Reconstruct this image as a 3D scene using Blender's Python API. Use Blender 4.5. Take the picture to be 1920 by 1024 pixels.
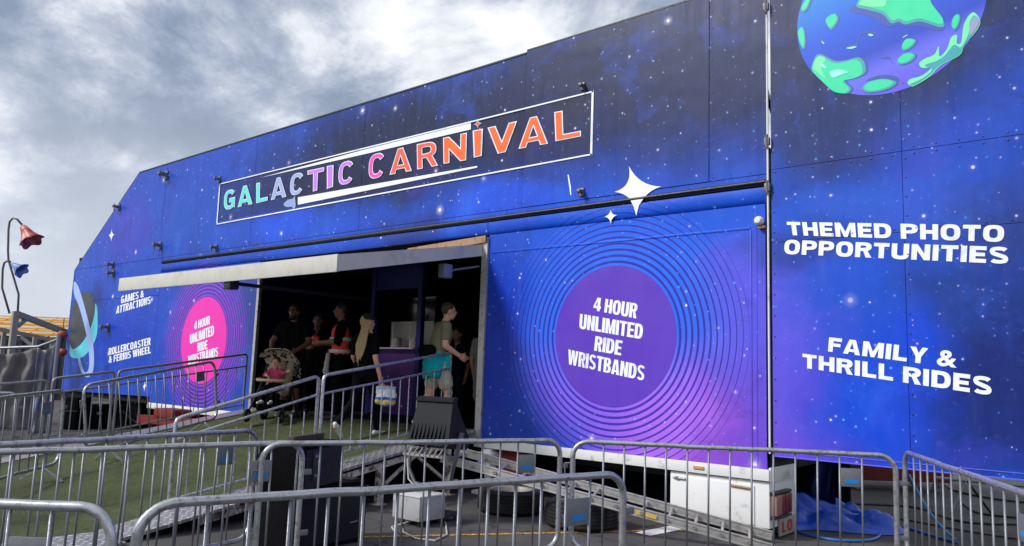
import bpy, bmesh, math, random
from mathutils import Vector, Matrix, noise
random.seed(7)
for o in list(bpy.data.objects): bpy.data.objects.remove(o)
scn = bpy.context.scene
COL = scn.collection
rad = math.radians

# ------------------------------------------------------------------ camera
FPX, YAW, PITCH, ROLL = 1458.0, rad(39.918), rad(7.3026), rad(2.0041)
CAMD, CAMH = 8.2, 1.65
CAM = Vector((0, -CAMD, CAMH))
FW = Vector((-math.sin(YAW)*math.cos(PITCH), math.cos(YAW)*math.cos(PITCH), math.sin(PITCH)))
_r = FW.cross(Vector((0, 0, 1))).normalized(); _u = _r.cross(FW)
RT = _r*math.cos(ROLL) + _u*math.sin(ROLL); UP = -_r*math.sin(ROLL) + _u*math.cos(ROLL)
cd = bpy.data.cameras.new('camera'); cam = bpy.data.objects.new('camera', cd); COL.objects.link(cam)
cd.sensor_fit = 'HORIZONTAL'; cd.sensor_width = 36; cd.lens = FPX/1920*36
cd.clip_start = .05; cd.clip_end = 3000
cam.matrix_world = Matrix(((RT.x, UP.x, -FW.x, CAM.x), (RT.y, UP.y, -FW.y, CAM.y), (RT.z, UP.z, -FW.z, CAM.z), (0, 0, 0, 1)))
scn.camera = cam
scn.render.resolution_x = 1024; scn.render.resolution_y = 546

# ------------------------------------------------------------------ light
SUN = Vector((-.40, -.66, .64)).normalized()      # towards the sun
EXPOSURE, SKY_STRENGTH, SUN_STRENGTH = .62, .085, 2.3
scn.view_settings.view_transform = 'Standard'; scn.view_settings.look = 'None'
scn.view_settings.exposure = EXPOSURE; scn.view_settings.gamma = 1
scn.view_settings.use_curve_mapping = False
sd = bpy.data.lights.new('sun', 'SUN'); so = bpy.data.objects.new('sun', sd); COL.objects.link(so)
sd.energy = SUN_STRENGTH; sd.angle = rad(14); sd.color = (1, .975, .94)
so.rotation_euler = SUN.to_track_quat('Z', 'Y').to_euler()

world = bpy.data.worlds.new('World'); scn.world = world; world.use_nodes = True
class NT:
    """tiny node-graph helper"""
    def __init__(s, tree): s.t = tree; s.t.nodes.clear()
    def n(s, kind, **kw):
        nd = s.t.nodes.new(kind)
        ins = kw.pop('ins', {})
        for k, v in kw.items(): setattr(nd, k, v)
        for k, v in ins.items(): s.put(nd.inputs[k], v)
        return nd
    def put(s, sock, v):
        if isinstance(v, bpy.types.NodeSocket): s.t.links.new(v, sock)
        else: sock.default_value = v
    def m(s, op, a, b=0.0, c=0.0, clamp=False):
        nd = s.n('ShaderNodeMath', operation=op, use_clamp=clamp)
        s.put(nd.inputs[0], a); s.put(nd.inputs[1], b); s.put(nd.inputs[2], c)
        return nd.outputs[0]
    def v(s, op, a, b=(0, 0, 0)):
        nd = s.n('ShaderNodeVectorMath', operation=op)
        s.put(nd.inputs[0], a); s.put(nd.inputs[1], b)
        return nd.outputs['Value'] if op in ('LENGTH', 'DISTANCE', 'DOT_PRODUCT') else nd.outputs[0]
    def vs(s, a, k):
        nd = s.n('ShaderNodeVectorMath', operation='SCALE'); s.put(nd.inputs[0], a); s.put(nd.inputs['Scale'], k); return nd.outputs[0]
    def mix(s, f, a, b, blend='MIX'):
        nd = s.n('ShaderNodeMix', data_type='RGBA', blend_type=blend)
        s.put(nd.inputs[0], f)
        for i, x in ((6, a), (7, b)): s.put(nd.inputs[i], x if isinstance(x, bpy.types.NodeSocket) else (*x[:3], 1))
        return nd.outputs[2]
    def ramp(s, f, stops, interp='LINEAR'):
        nd = s.n('ShaderNodeValToRGB'); cr = nd.color_ramp; cr.interpolation = interp
        while len(cr.elements) < len(stops): cr.elements.new(.5)
        for e, (p, c) in zip(cr.elements, stops):
            e.position = p; e.color = (*c, 1) if len(c) == 3 else c
        s.put(nd.inputs[0], f); return nd.outputs[0]
    def noise(s, vec, scale, detail=4, rough=.55, dim='3D', dist=0.0):
        nd = s.n('ShaderNodeTexNoise', noise_dimensions=dim)
        s.put(nd.inputs['Vector'], vec); nd.inputs['Scale'].default_value = scale
        nd.inputs['Detail'].default_value = detail; nd.inputs['Roughness'].default_value = rough
        nd.inputs['Distortion'].default_value = dist
        return nd.outputs[0], nd.outputs[1]
    def step(s, x, a, b, lo=0.0, hi=1.0):
        nd = s.n('ShaderNodeMapRange', interpolation_type='SMOOTHSTEP')
        s.put(nd.inputs[0], x); s.put(nd.inputs[1], a); s.put(nd.inputs[2], b); s.put(nd.inputs[3], lo); s.put(nd.inputs[4], hi)
        return nd.outputs[0]

g = NT(world.node_tree)
sky = g.n('ShaderNodeTexSky', sky_type='NISHITA', sun_disc=False)
sky.sun_elevation = math.asin(SUN.z); sky.sun_rotation = math.atan2(SUN.x, SUN.y)
d = g.v('NORMALIZE', g.n('ShaderNodeTexCoord').outputs['Generated'])
sp = g.n('ShaderNodeSeparateXYZ', ins={0: d})
zz = g.m('ADD', g.m('MAXIMUM', sp.outputs[2], 0.0), .4)
flat = g.n('ShaderNodeCombineXYZ', ins={0: g.m('DIVIDE', sp.outputs[0], zz), 1: g.m('DIVIDE', sp.outputs[1], zz), 2: 3.7})
warp = g.v('ADD', flat.outputs[0], g.vs(g.v('SUBTRACT', g.noise(flat.outputs[0], .8, 3)[1], (.5, .5, .5)), .7))
n1 = g.noise(g.v('ADD', warp, (20.3, 14.2, 0)), 1.25, 3, .5)[0]
n2 = g.noise(g.v('ADD', warp, (7.3, 2.1, 0)), 3.3, 11, .66)[0]
pf = g.n('ShaderNodeTexVoronoi', feature='SMOOTH_F1', ins={'Vector': g.v('ADD', flat.outputs[0], g.vs(g.noise(flat.outputs[0], 4.0, 6, .6)[1], .45)), 'Scale': 4.6, 'Smoothness': .5}).outputs['Distance']
dens = g.m('ADD', g.m('ADD', g.m('MULTIPLY', n1, .53), g.m('MULTIPLY', n2, .46)), g.m('MULTIPLY', g.m('SUBTRACT', .5, pf), .16))
cl = g.ramp(dens, [(.37, (1.6, 2.05, 3.0)), (.43, (2.1, 2.6, 3.6)), (.465, (2.9, 3.4, 4.4)), (.5, (4.2, 4.65, 5.5)), (.535, (6.2, 6.5, 7.1)), (.59, (8.2, 8.4, 8.7))])
low = g.step(sp.outputs[2], .4, .03)
cl = g.mix(g.m('MULTIPLY', low, .78), cl, (6.2, 6.55, 7.2))
cov = g.mix(.94, sky.outputs[0], cl)
bg = g.n('ShaderNodeBackground', ins={'Color': cov, 'Strength': SKY_STRENGTH})
g.t.links.new(bg.outputs[0], g.n('ShaderNodeOutputWorld').inputs[0])

# ------------------------------------------------------------------ survey helpers: photo pixel -> place on a known plane
def ray(px, py): return RT*((px-960)/FPX) - UP*((py-512)/FPX) + FW
def onY(px, py, Y=0.0):
    d = ray(px, py); return CAM + d*((Y+CAMD)/d.y)
def onX(px, py, X):
    d = ray(px, py); return CAM + d*(X/d.x)
def onZ(px, py, Z=0.0):
    d = ray(px, py); return CAM + d*((Z-CAMH)/d.z)
def at(px, py, w): return CAM + ray(px, py)*w
def fp(px, py):
    p = onY(px, py, 0); return (p.x, p.z)

# ------------------------------------------------------------------ materials
MATS = {}
def lin(r, g_, b):
    f = lambda c: (c/255/12.92) if c/255 <= .04045 else ((c/255+.055)/1.055)**2.4
    return (f(r), f(g_), f(b))
def mat(name, col, rough=.6, metal=0.0, spec=.5, var=0.0, vscale=6.0, bump=0.0, bscale=40.0, dirt=None, dirt_amt=0.0, dscale=3.0, world=False, dlo=.5, dhi=.7):
    if name in MATS: return MATS[name]
    m = bpy.data.materials.new(name); m.use_nodes = True; MATS[name] = m
    g = NT(m.node_tree)
    tc = g.n('ShaderNodeNewGeometry').outputs['Position'] if world else g.n('ShaderNodeTexCoord').outputs['Object']
    c = (*col, 1)
    if var:
        f = g.noise(tc, vscale, 5, .6)[0]
        c = g.mix(f, tuple(x*(1-var) for x in col), tuple(min(1, x*(1+var)) for x in col))
    if dirt:
        f = g.step(g.noise(g.v('ADD', tc, (3.1, 1.7, 9.2)), dscale, 6, .65)[0], dlo, dhi, 0, dirt_amt)
        c = g.mix(f, c if not isinstance(c, tuple) else col, dirt)
    b = g.n('ShaderNodeBsdfPrincipled', ins={'Base Color': c, 'Roughness': rough, 'Metallic': metal, 'Specular IOR Level': spec})
    if var:
        rf = g.step(g.noise(tc, vscale*2.3, 4)[0], .3, .7, max(.03, rough-.1), min(1, rough+.12)); g.put(b.inputs['Roughness'], rf)
    if bump:
        bn = g.n('ShaderNodeBump', ins={'Strength': bump, 'Distance': .01, 'Height': g.noise(tc, bscale, 4, .6)[0]})
        g.put(b.inputs['Normal'], bn.outputs[0])
    g.t.links.new(b.outputs[0], g.n('ShaderNodeOutputMaterial').inputs[0])
    return m

# ------------------------------------------------------------------ mesh helpers
class MB:
    def __init__(s): s.v = []; s.f = []
    def add(s, vs, fs):
        k = len(s.v); s.v += [tuple(v) for v in vs]; s.f += [tuple(i+k for i in f) for f in fs]; return s
    def box(s, a, b, M=None):
        x0, y0, z0 = a; x1, y1, z1 = b
        vs = [Vector(p) for p in ((x0,y0,z0),(x1,y0,z0),(x1,y1,z0),(x0,y1,z0),(x0,y0,z1),(x1,y0,z1),(x1,y1,z1),(x0,y1,z1))]
        if M: vs = [M @ v for v in vs]
        return s.add(vs, [(3,2,1,0),(4,5,6,7),(0,1,5,4),(1,2,6,5),(2,3,7,6),(3,0,4,7)])
    def bev(s, a, b, r=.01, M=None):
        """box with all edges bevelled"""
        bm = bmesh.new(); bmesh.ops.create_cube(bm, size=1)
        for v in bm.verts: v.co = Vector([(a[i]+b[i])/2 + v.co[i]*(b[i]-a[i]) for i in range(3)])
        bmesh.ops.bevel(bm, geom=bm.edges[:], offset=r, segments=2, affect='EDGES', profile=.6)
        bm.verts.index_update()
        s.add([(M @ v.co) if M else v.co.copy() for v in bm.verts], [[v.index for v in f.verts] for f in bm.faces]); bm.free(); return s
    def tube(s, pts, r, n=8, closed=False, cap=True):
        pts = [Vector(p) for p in pts]; N = len(pts)
        rs = r if isinstance(r, (list, tuple)) else [r]*N
        rings = []; prev = None
        for i, p in enumerate(pts):
            a = pts[(i-1) % N] if (closed or i > 0) else p
            b = pts[(i+1) % N] if (closed or i < N-1) else p
            t = (b-a).normalized()
            if prev is None:
                q = Vector((0, 0, 1)) if abs(t.z) < .9 else Vector((1, 0, 0)); nx = t.cross(q).normalized()
            else:
                nx = prev - t*prev.dot(t)
                nx = nx.normalized() if nx.length > 1e-6 else t.orthogonal().normalized()
            prev = nx; ny = t.cross(nx)
            rings.append([p + (nx*math.cos(2*math.pi*k/n) + ny*math.sin(2*math.pi*k/n))*rs[i] for k in range(n)])
        vs = [v for rg in rings for v in rg]; fs = []
        for i in range(N if closed else N-1):
            j = (i+1) % N
            for k in range(n): fs.append((i*n+k, i*n+(k+1) % n, j*n+(k+1) % n, j*n+k))
        if cap and not closed: fs += [tuple(range(n))[::-1], tuple((N-1)*n+k for k in range(n))]
        return s.add(vs, fs)
    def bar(s, p, q, w, h=None, up=(0, 0, 1)):
        """rectangular bar from p to q"""
        p, q = Vector(p), Vector(q); h = h or w; t = (q-p).normalized(); u = Vector(up)
        if abs(t.dot(u)) > .98: u = Vector((1, 0, 0))
        a = t.cross(u).normalized(); b = a.cross(t)
        vs = [e + a*(sx*w/2) + b*(sy*h/2) for e in (p, q) for sx, sy in ((-1,-1),(1,-1),(1,1),(-1,1))]
        return s.add(vs, [(3,2,1,0),(4,5,6,7),(0,1,5,4),(1,2,6,5),(2,3,7,6),(3,0,4,7)])
    def lathe(s, prof, n=24, M=None, a0=0, a1=2*math.pi):
        full = abs(a1-a0-2*math.pi) < 1e-6; cols = n if full else n+1; vs = []
        for i in range(cols):
            a = a0+(a1-a0)*i/n
            for r, z in prof:
                v = Vector((r*math.cos(a), r*math.sin(a), z)); vs.append((M @ v) if M else v)
        k = len(prof); fs = []
        for i in range(n):
            j = (i+1) % cols
            for q in range(k-1): fs.append((i*k+q, j*k+q, j*k+q+1, i*k+q+1))
        return s.add(vs, fs)
    def ell(s, c, r, n=16, m=10, M=None):
        vs = []; fs = []
        for i in range(m+1):
            th = math.pi*i/m
            for k in range(n):
                ph = 2*math.pi*k/n
                v = Vector((r[0]*math.sin(th)*math.cos(ph), r[1]*math.sin(th)*math.sin(ph), r[2]*math.cos(th)))
                if M: v = M @ v
                vs.append(Vector(c)+v)
        for i in range(m):
            for k in range(n): fs.append((i*n+k, (i+1)*n+k, (i+1)*n+(k+1) % n, i*n+(k+1) % n))
        return s.add(vs, fs)
    def cone(s, p, r0, q, r1, n=12):
        """round cone: tube with sphere ends"""
        p, q = Vector(p), Vector(q); t = (q-p); L = t.length
        if L < 1e-5: return s.ell(p, (r0,)*3, n, n//2)
        t /= L; pts = []; rs = []
        for a in (-1, -.8, -.45): pts.append(p+t*a*r0); rs.append(r0*math.sqrt(max(1-a*a, .0004)))
        pts.append(p); rs.append(r0); pts.append(q); rs.append(r1)
        for a in (.45, .8, 1): pts.append(q+t*a*r1); rs.append(r1*math.sqrt(max(1-a*a, .0004)))
        return s.tube(pts, rs, n)
    def mesh(s, name, smooth=False):
        me = bpy.data.meshes.new(name); me.from_pydata(s.v, [], s.f); me.validate()
        bm = bmesh.new(); bm.from_mesh(me); bmesh.ops.recalc_face_normals(bm, faces=bm.faces[:]); bm.to_mesh(me); bm.free()
        if smooth:
            me.polygons.foreach_set('use_smooth', [True]*len(me.polygons))
            if smooth == 'auto':
                try: me.set_sharp_from_angle(angle=rad(40))
                except Exception: pass
        return me
    def build(s, name, m, parent=None, smooth='auto', label=None, kind=None, local=False):
        return link(name, s.mesh(name, smooth), m, parent, label, kind, local)
def link(name, me, m, parent=None, label=None, kind=None, local=False):
    o = bpy.data.objects.new(name, me); COL.objects.link(o)
    if m is not None and not me.materials: me.materials.append(m)
    if parent is not None:
        o.parent = parent
        if not local: o.matrix_parent_inverse = WM[parent.name].inverted() if parent.name in WM else Matrix()
        WM[o.name] = WM[parent.name] if local else Matrix()
    else: WM[o.name] = Matrix()
    if label: o['label'] = label
    if kind: o['kind'] = kind
    return o
WM = {}
def tag(o, label, cat, group=None):
    o['label'] = label; o['category'] = cat
    if group: o['group'] = group
    return o
def thing(name, label, cat, M=(0, 0, 0), group=None):
    o = bpy.data.objects.new(name, None); COL.objects.link(o); o.empty_display_size = .2
    if not isinstance(M, Matrix): M = Matrix.Translation(Vector(M))
    o.matrix_world = M; WM[o.name] = M.copy()
    return tag(o, label, cat, group)
def struct(name, mb, m, smooth='auto'):
    o = mb.build(name, m, None, smooth); o['kind'] = 'structure'; return o
def copy_tree(o, M, label=None):
    """copy a thing built in local coordinates"""
    def rec(src, par):
        c = src.copy(); COL.objects.link(c)
        if par: c.parent = par
        for ch in src.children: rec(ch, c)
        return c
    r = rec(o, None); r.matrix_world = M; WM[r.name] = M.copy()
    if label: r['label'] = label
    return r
def frame(p, x, up=(0, 0, 1)):
    x = Vector(x).normalized(); y = Vector(up).cross(x).normalized(); z = x.cross(y)
    return Matrix(((x.x, y.x, z.x, p[0]), (x.y, y.y, z.y, p[1]), (x.z, y.z, z.z, p[2]), (0, 0, 0, 1)))
def arc(cx, cy, rx, ry, a0, a1, n=12, e=2.0):
    out = []
    for i in range(n+1):
        a = rad(a0+(a1-a0)*i/n); c, s_ = math.cos(a), math.sin(a)
        out.append((cx+rx*math.copysign(abs(c)**(2/e), c), cy+ry*math.copysign(abs(s_)**(2/e), s_)))
    return out

# ------------------------------------------------------------------ flat print (lettering and artwork on the panels)
def fill2d(contours, offset=0.0):
    """fill 2-D outlines (holes allowed) -> verts2d, faces"""
    cu = bpy.data.curves.new('outline', 'CURVE'); cu.dimensions = '2D'; cu.fill_mode = 'BOTH'; cu.offset = offset
    for c in contours:
        sp = cu.splines.new('POLY'); sp.points.add(len(c)-1)
        for p, q in zip(sp.points, c): p.co = (q[0], q[1], 0, 1)
        sp.use_cyclic_u = True
    return curve2mesh(cu)
SCR = bpy.data.scenes.new('scratch')
def evaluate(o):
    SCR.collection.objects.link(o); vl = SCR.view_layers[0]; vl.update(); return vl.depsgraph
def curve2mesh(cu):
    o = bpy.data.objects.new('outline', cu)
    dg = evaluate(o)
    me = bpy.data.meshes.new_from_object(o.evaluated_get(dg))
    vs = [(v.co.x, v.co.y) for v in me.vertices]; fs = [tuple(p.vertices) for p in me.polygons]
    bpy.data.objects.remove(o); bpy.data.curves.remove(cu); bpy.data.meshes.remove(me)
    return vs, fs
def stroke(pts, ws):
    """thick open polyline -> outline; ws: half widths"""
    L, Rr = [], []
    for i, p in enumerate(pts):
        a = pts[max(i-1, 0)]; b = pts[min(i+1, len(pts)-1)]
        dx, dy = b[0]-a[0], b[1]-a[1]; l = math.hypot(dx, dy); nx, ny = -dy/l, dx/l
        L.append((p[0]+nx*ws[i], p[1]+ny*ws[i])); Rr.append((p[0]-nx*ws[i], p[1]-ny*ws[i]))
    return L + Rr[::-1]
def glyph(ch, w, t, h):
    """heavy sans capital, cap height 1; returns width, contours"""
    if ch == ' ': return w*.42, []
    if ch == 'I': return t, [[(0,0),(t,0),(t,1),(0,1)]]
    if ch == 'L': W = w*.84; return W, [[(0,0),(W,0),(W,h),(t,h),(t,1),(0,1)]]
    if ch in 'EF':
        W = w*.86; m0 = .5-h*.46; m1 = .5+h*.46
        p = [(0,1),(W,1),(W,1-h),(t,1-h),(t,m1),(W*.92,m1),(W*.92,m0),(t,m0)]
        p += [(t,0),(0,0)] if ch == 'F' else [(t,h),(W,h),(W,0),(0,0)]
        return W, [p]
    if ch == 'T': W = w*.92; c = W/2; return W, [[(0,1),(W,1),(W,1-h),(c+t/2,1-h),(c+t/2,0),(c-t/2,0),(c-t/2,1-h),(0,1-h)]]
    if ch == 'H': W = w; a, b = .5-h/2, .5+h/2; return W, [[(0,0),(t,0),(t,a),(W-t,a),(W-t,0),(W,0),(W,1),(W-t,1),(W-t,b),(t,b),(t,1),(0,1)]]
    if ch == 'N': W = w*1.04; k = t*1.05; return W, [[(0,0),(0,1),(k,1),(W-t,.4),(W-t,1),(W,1),(W,0),(W-k,0),(t,.6),(t,0)]]
    if ch == 'M': W = w*1.3; c = W/2; k = t*1.12; return W, [[(0,0),(0,1),(k,1),(c,.36),(W-k,1),(W,1),(W,0),(W-t,0),(W-t,.6),(c+t*.36,0),(c-t*.36,0),(t,.6),(t,0)]]
    if ch == 'V': W = w*1.04; c = W/2; k = t*1.08; return W, [[(0,1),(k,1),(c,.3),(W-k,1),(W,1),(c+k*.55,0),(c-k*.55,0)]]
    if ch == 'W':
        W = w*1.5; k = t*.98; q = W*.29; c = W/2
        return W, [[(0,1),(k,1),(q,.34),(c-k*.5,1),(c+k*.5,1),(W-q,.34),(W-k,1),(W,1),(W-q+k*.5,0),(W-q-k*.5,0),(c,.62),(q+k*.5,0),(q-k*.5,0)]]
    if ch == 'A':
        W = w*1.1; c = W/2; k = t*1.05; ap = k*.62
        sl = (c-ap); y0 = .17; y1 = y0+h*.8
        xi = lambda y: k + (c-ap*.0-k)*min(y/.86, 1)*1.0
        yt = y1 + (c - xi(y1))/((c-k)/.86) * .93
        return W, [[(0,0),(c-ap,1),(c+ap,1),(W,0),(W-k,0),(W-xi(y0),y0),(xi(y0),y0),(k,0)], [(xi(y1),y1),(W-xi(y1),y1),(c,min(yt, .8))]]
    if ch == 'Y': W = w*1.04; c = W/2; k = t*1.08; return W, [[(0,1),(k,1),(c,.62),(W-k,1),(W,1),(c+t/2,.4),(c+t/2,0),(c-t/2,0),(c-t/2,.4)]]
    if ch == '4':
        W = w*1.02; a = W*.88; return W, [[(W*.42,1),(a,1),(a,.38),(W,.38),(W,.18),(a,.18),(a,0),(a-t,0),(a-t,.18),(0,.18),(0,.36)], [(a-t,.38),(a-t,.76),(W*.26,.38)]]
    e = 2.7
    if ch == 'O':
        W = w*1.06; return W, [arc(W/2,.5,W/2,.5+.015,0,360,40,e)[:-1], arc(W/2,.5,W/2-t,.5-h*.92,0,360,32,e)[:-1]]
    if ch == 'U':
        W = w; ry = .36
        return W, [[(0,1)] + arc(W/2,ry,W/2,ry+.015,180,360,20,e) + [(W,1),(W-t,1)] + arc(W/2,ry,W/2-t,ry-h*.92,360,180,16,e) + [(t,1)]]
    if ch == 'D':
        W = w*1.02; x = W*.42
        return W, [[(0,0),(0,1)] + arc(x,.5,W-x,.5,90,-90,22,e), [(t,h),(t,1-h)] + arc(x,.5,W-x-t,.5-h,90,-90,18,e)]
    if ch in 'PRB':
        W = w*(.98 if ch != 'B' else 1.0); x = W*.45; y0 = .36 if ch == 'P' else .42; cy = (1+y0)/2; ry = (1-y0)/2
        hole = [(t,1-h),(t,y0+h*.85)] + arc(x,cy+.0,W-x-t,ry-h*.9,-90,90,14,e)
        if ch == 'P': return W, [[(0,0),(0,1)] + arc(x,cy,W-x,ry,90,-90,18,e) + [(t,y0),(t,0)], hole]
        if ch == 'R': return W, [[(0,0),(0,1)] + arc(x,cy,W-x,ry,90,-62,18,e) + [(W*1.03,0),(W*1.03-t*1.12,0),(W*.5,y0),(t,y0),(t,0)], hole]
        y1 = .54; cy2 = y1/2
        top = arc(x,(1+.5)/2,W*.95-x,.25,90,-70,14,e); bot = arc(x,cy2,W-x,cy2,72,-90,14,e)
        return W, [[(0,0),(0,1)] + top + bot, [(t,1-h*.85),(t,.5+h*.4)] + arc(x,.76,W*.95-x-t,.24-h*.72,-90,90,12,e), [(t,.5-h*.36),(t,h*.85)] + arc(x,.27,W-x-t,.27-h*.74,-90,90,12,e)]
    if ch in 'CG':
        W = w*1.02; a0 = 38 if ch == 'C' else 40
        out = arc(W/2,.5,W/2,.51,a0,360-(a0 if ch == 'C' else 0),36,e); inn = arc(W/2,.5,W/2-t,.5-h*.92,360-(a0 if ch == 'C' else 0),a0,30,e)
        if ch == 'G':
            out = arc(W/2,.5,W/2,.51,a0,318,36,e) + [(W,.06),(W,.54),(W*.52,.54),(W*.52,.36),(W-t,.36)]; inn = arc(W/2,.5,W/2-t,.5-h*.92,322,a0,30,e)
        return W, [out+inn]
    if ch == 'S':
        W = w*.98; c = []
        rx = W/2-t*.46; hw = h*.5
        c += arc(W/2, 1-.26, rx, .26-hw*.9, 22, 180, 12, 2.3) + arc(W/2-rx*.0, .74, rx, .20, 190, 232, 4, 2.3)
        c += [(W*.5,.5)] + arc(W/2, .26, rx, .20, 52, 10, 4, 2.3) + arc(W/2, .26, rx, .26-hw*.9, 0, -158, 12, 2.3)
        ws = []
        for x, y in c: ws.append(hw*.92 if abs(y-.5) > .2 and abs(x-W/2) < rx*.7 else hw*1.0)
        return W, [stroke(c, ws)]
    if ch == '&': return None
    raise ValueError(ch)
def text2d(txt, w=.6, t=.2, h=.17, gap=.07, grow=0.0):
    """-> verts normalised to 0..1 x 0..1, faces"""
    V, F = [], []; x = 0
    for ch in txt:
        r = glyph(ch, w, t, h)
        if r is None:      # ampersand: Blender's own built-in outline, emboldened
            cu = bpy.data.curves.new('amp', 'FONT'); cu.body = ch; cu.size = 1.36; cu.offset = .035; cu.resolution_u = 6
            vs, fs = curve2mesh(cu)
            mnx = min(v[0] for v in vs); mxx = max(v[0] for v in vs); mny = min(v[1] for v in vs); mxy = max(v[1] for v in vs); W = w*1.12
            vs = [((a-mnx)/(mxx-mnx)*W, (b-mny)/(mxy-mny)) for a, b in vs]
        else:
            W, cs = r
            if not cs: x += W; continue
            vs, fs = fill2d(cs, grow)
        k = len(V); V += [(a+x, b) for a, b in vs]; F += [tuple(i+k for i in f) for f in fs]
        x += W + gap
    x -= gap
    return [(a/x, b) for a, b in V], F
def quadmap(q):
    """unit square -> facade quad given by photo corners tl,tr,br,bl"""
    tl, tr, br, bl = [Vector(fp(*p)) for p in q]
    def f(a, b):
        lo = bl.lerp(br, a); hi = tl.lerp(tr, a); return lo.lerp(hi, b)
    return f
def printed(name, vf, fn, m, parent, off=.003, label=None):
    vs, fs = vf
    P = [fn(a, b) for a, b in vs]
    me = bpy.data.meshes.new(name); me.from_pydata([(p[0], -off, p[1]) for p in P], [], fs)
    bm = bmesh.new(); bm.from_mesh(me)
    for f in bm.faces:
        f.normal_update()
        if f.normal.y > 0: f.normal_flip()
    bm.to_mesh(me); bm.free()
    return link(name, me, m, parent, label)
ident = lambda a, b: (a, b)
def pxpoly(pts): return [fp(*p) for p in pts]
def smooth_closed(pts, n=6):
    out = []; N = len(pts)
    for i in range(N):
        p0, p1, p2, p3 = [Vector(pts[(i+k-1) % N]) for k in range(4)]
        for j in range(n):
            t = j/n
            out.append(tuple(.5*((2*p1) + (p2-p0)*t + (2*p0-5*p1+4*p2-p3)*t*t + (-p0+3*p1-3*p2+p3)*t**3)))
    return out

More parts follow.
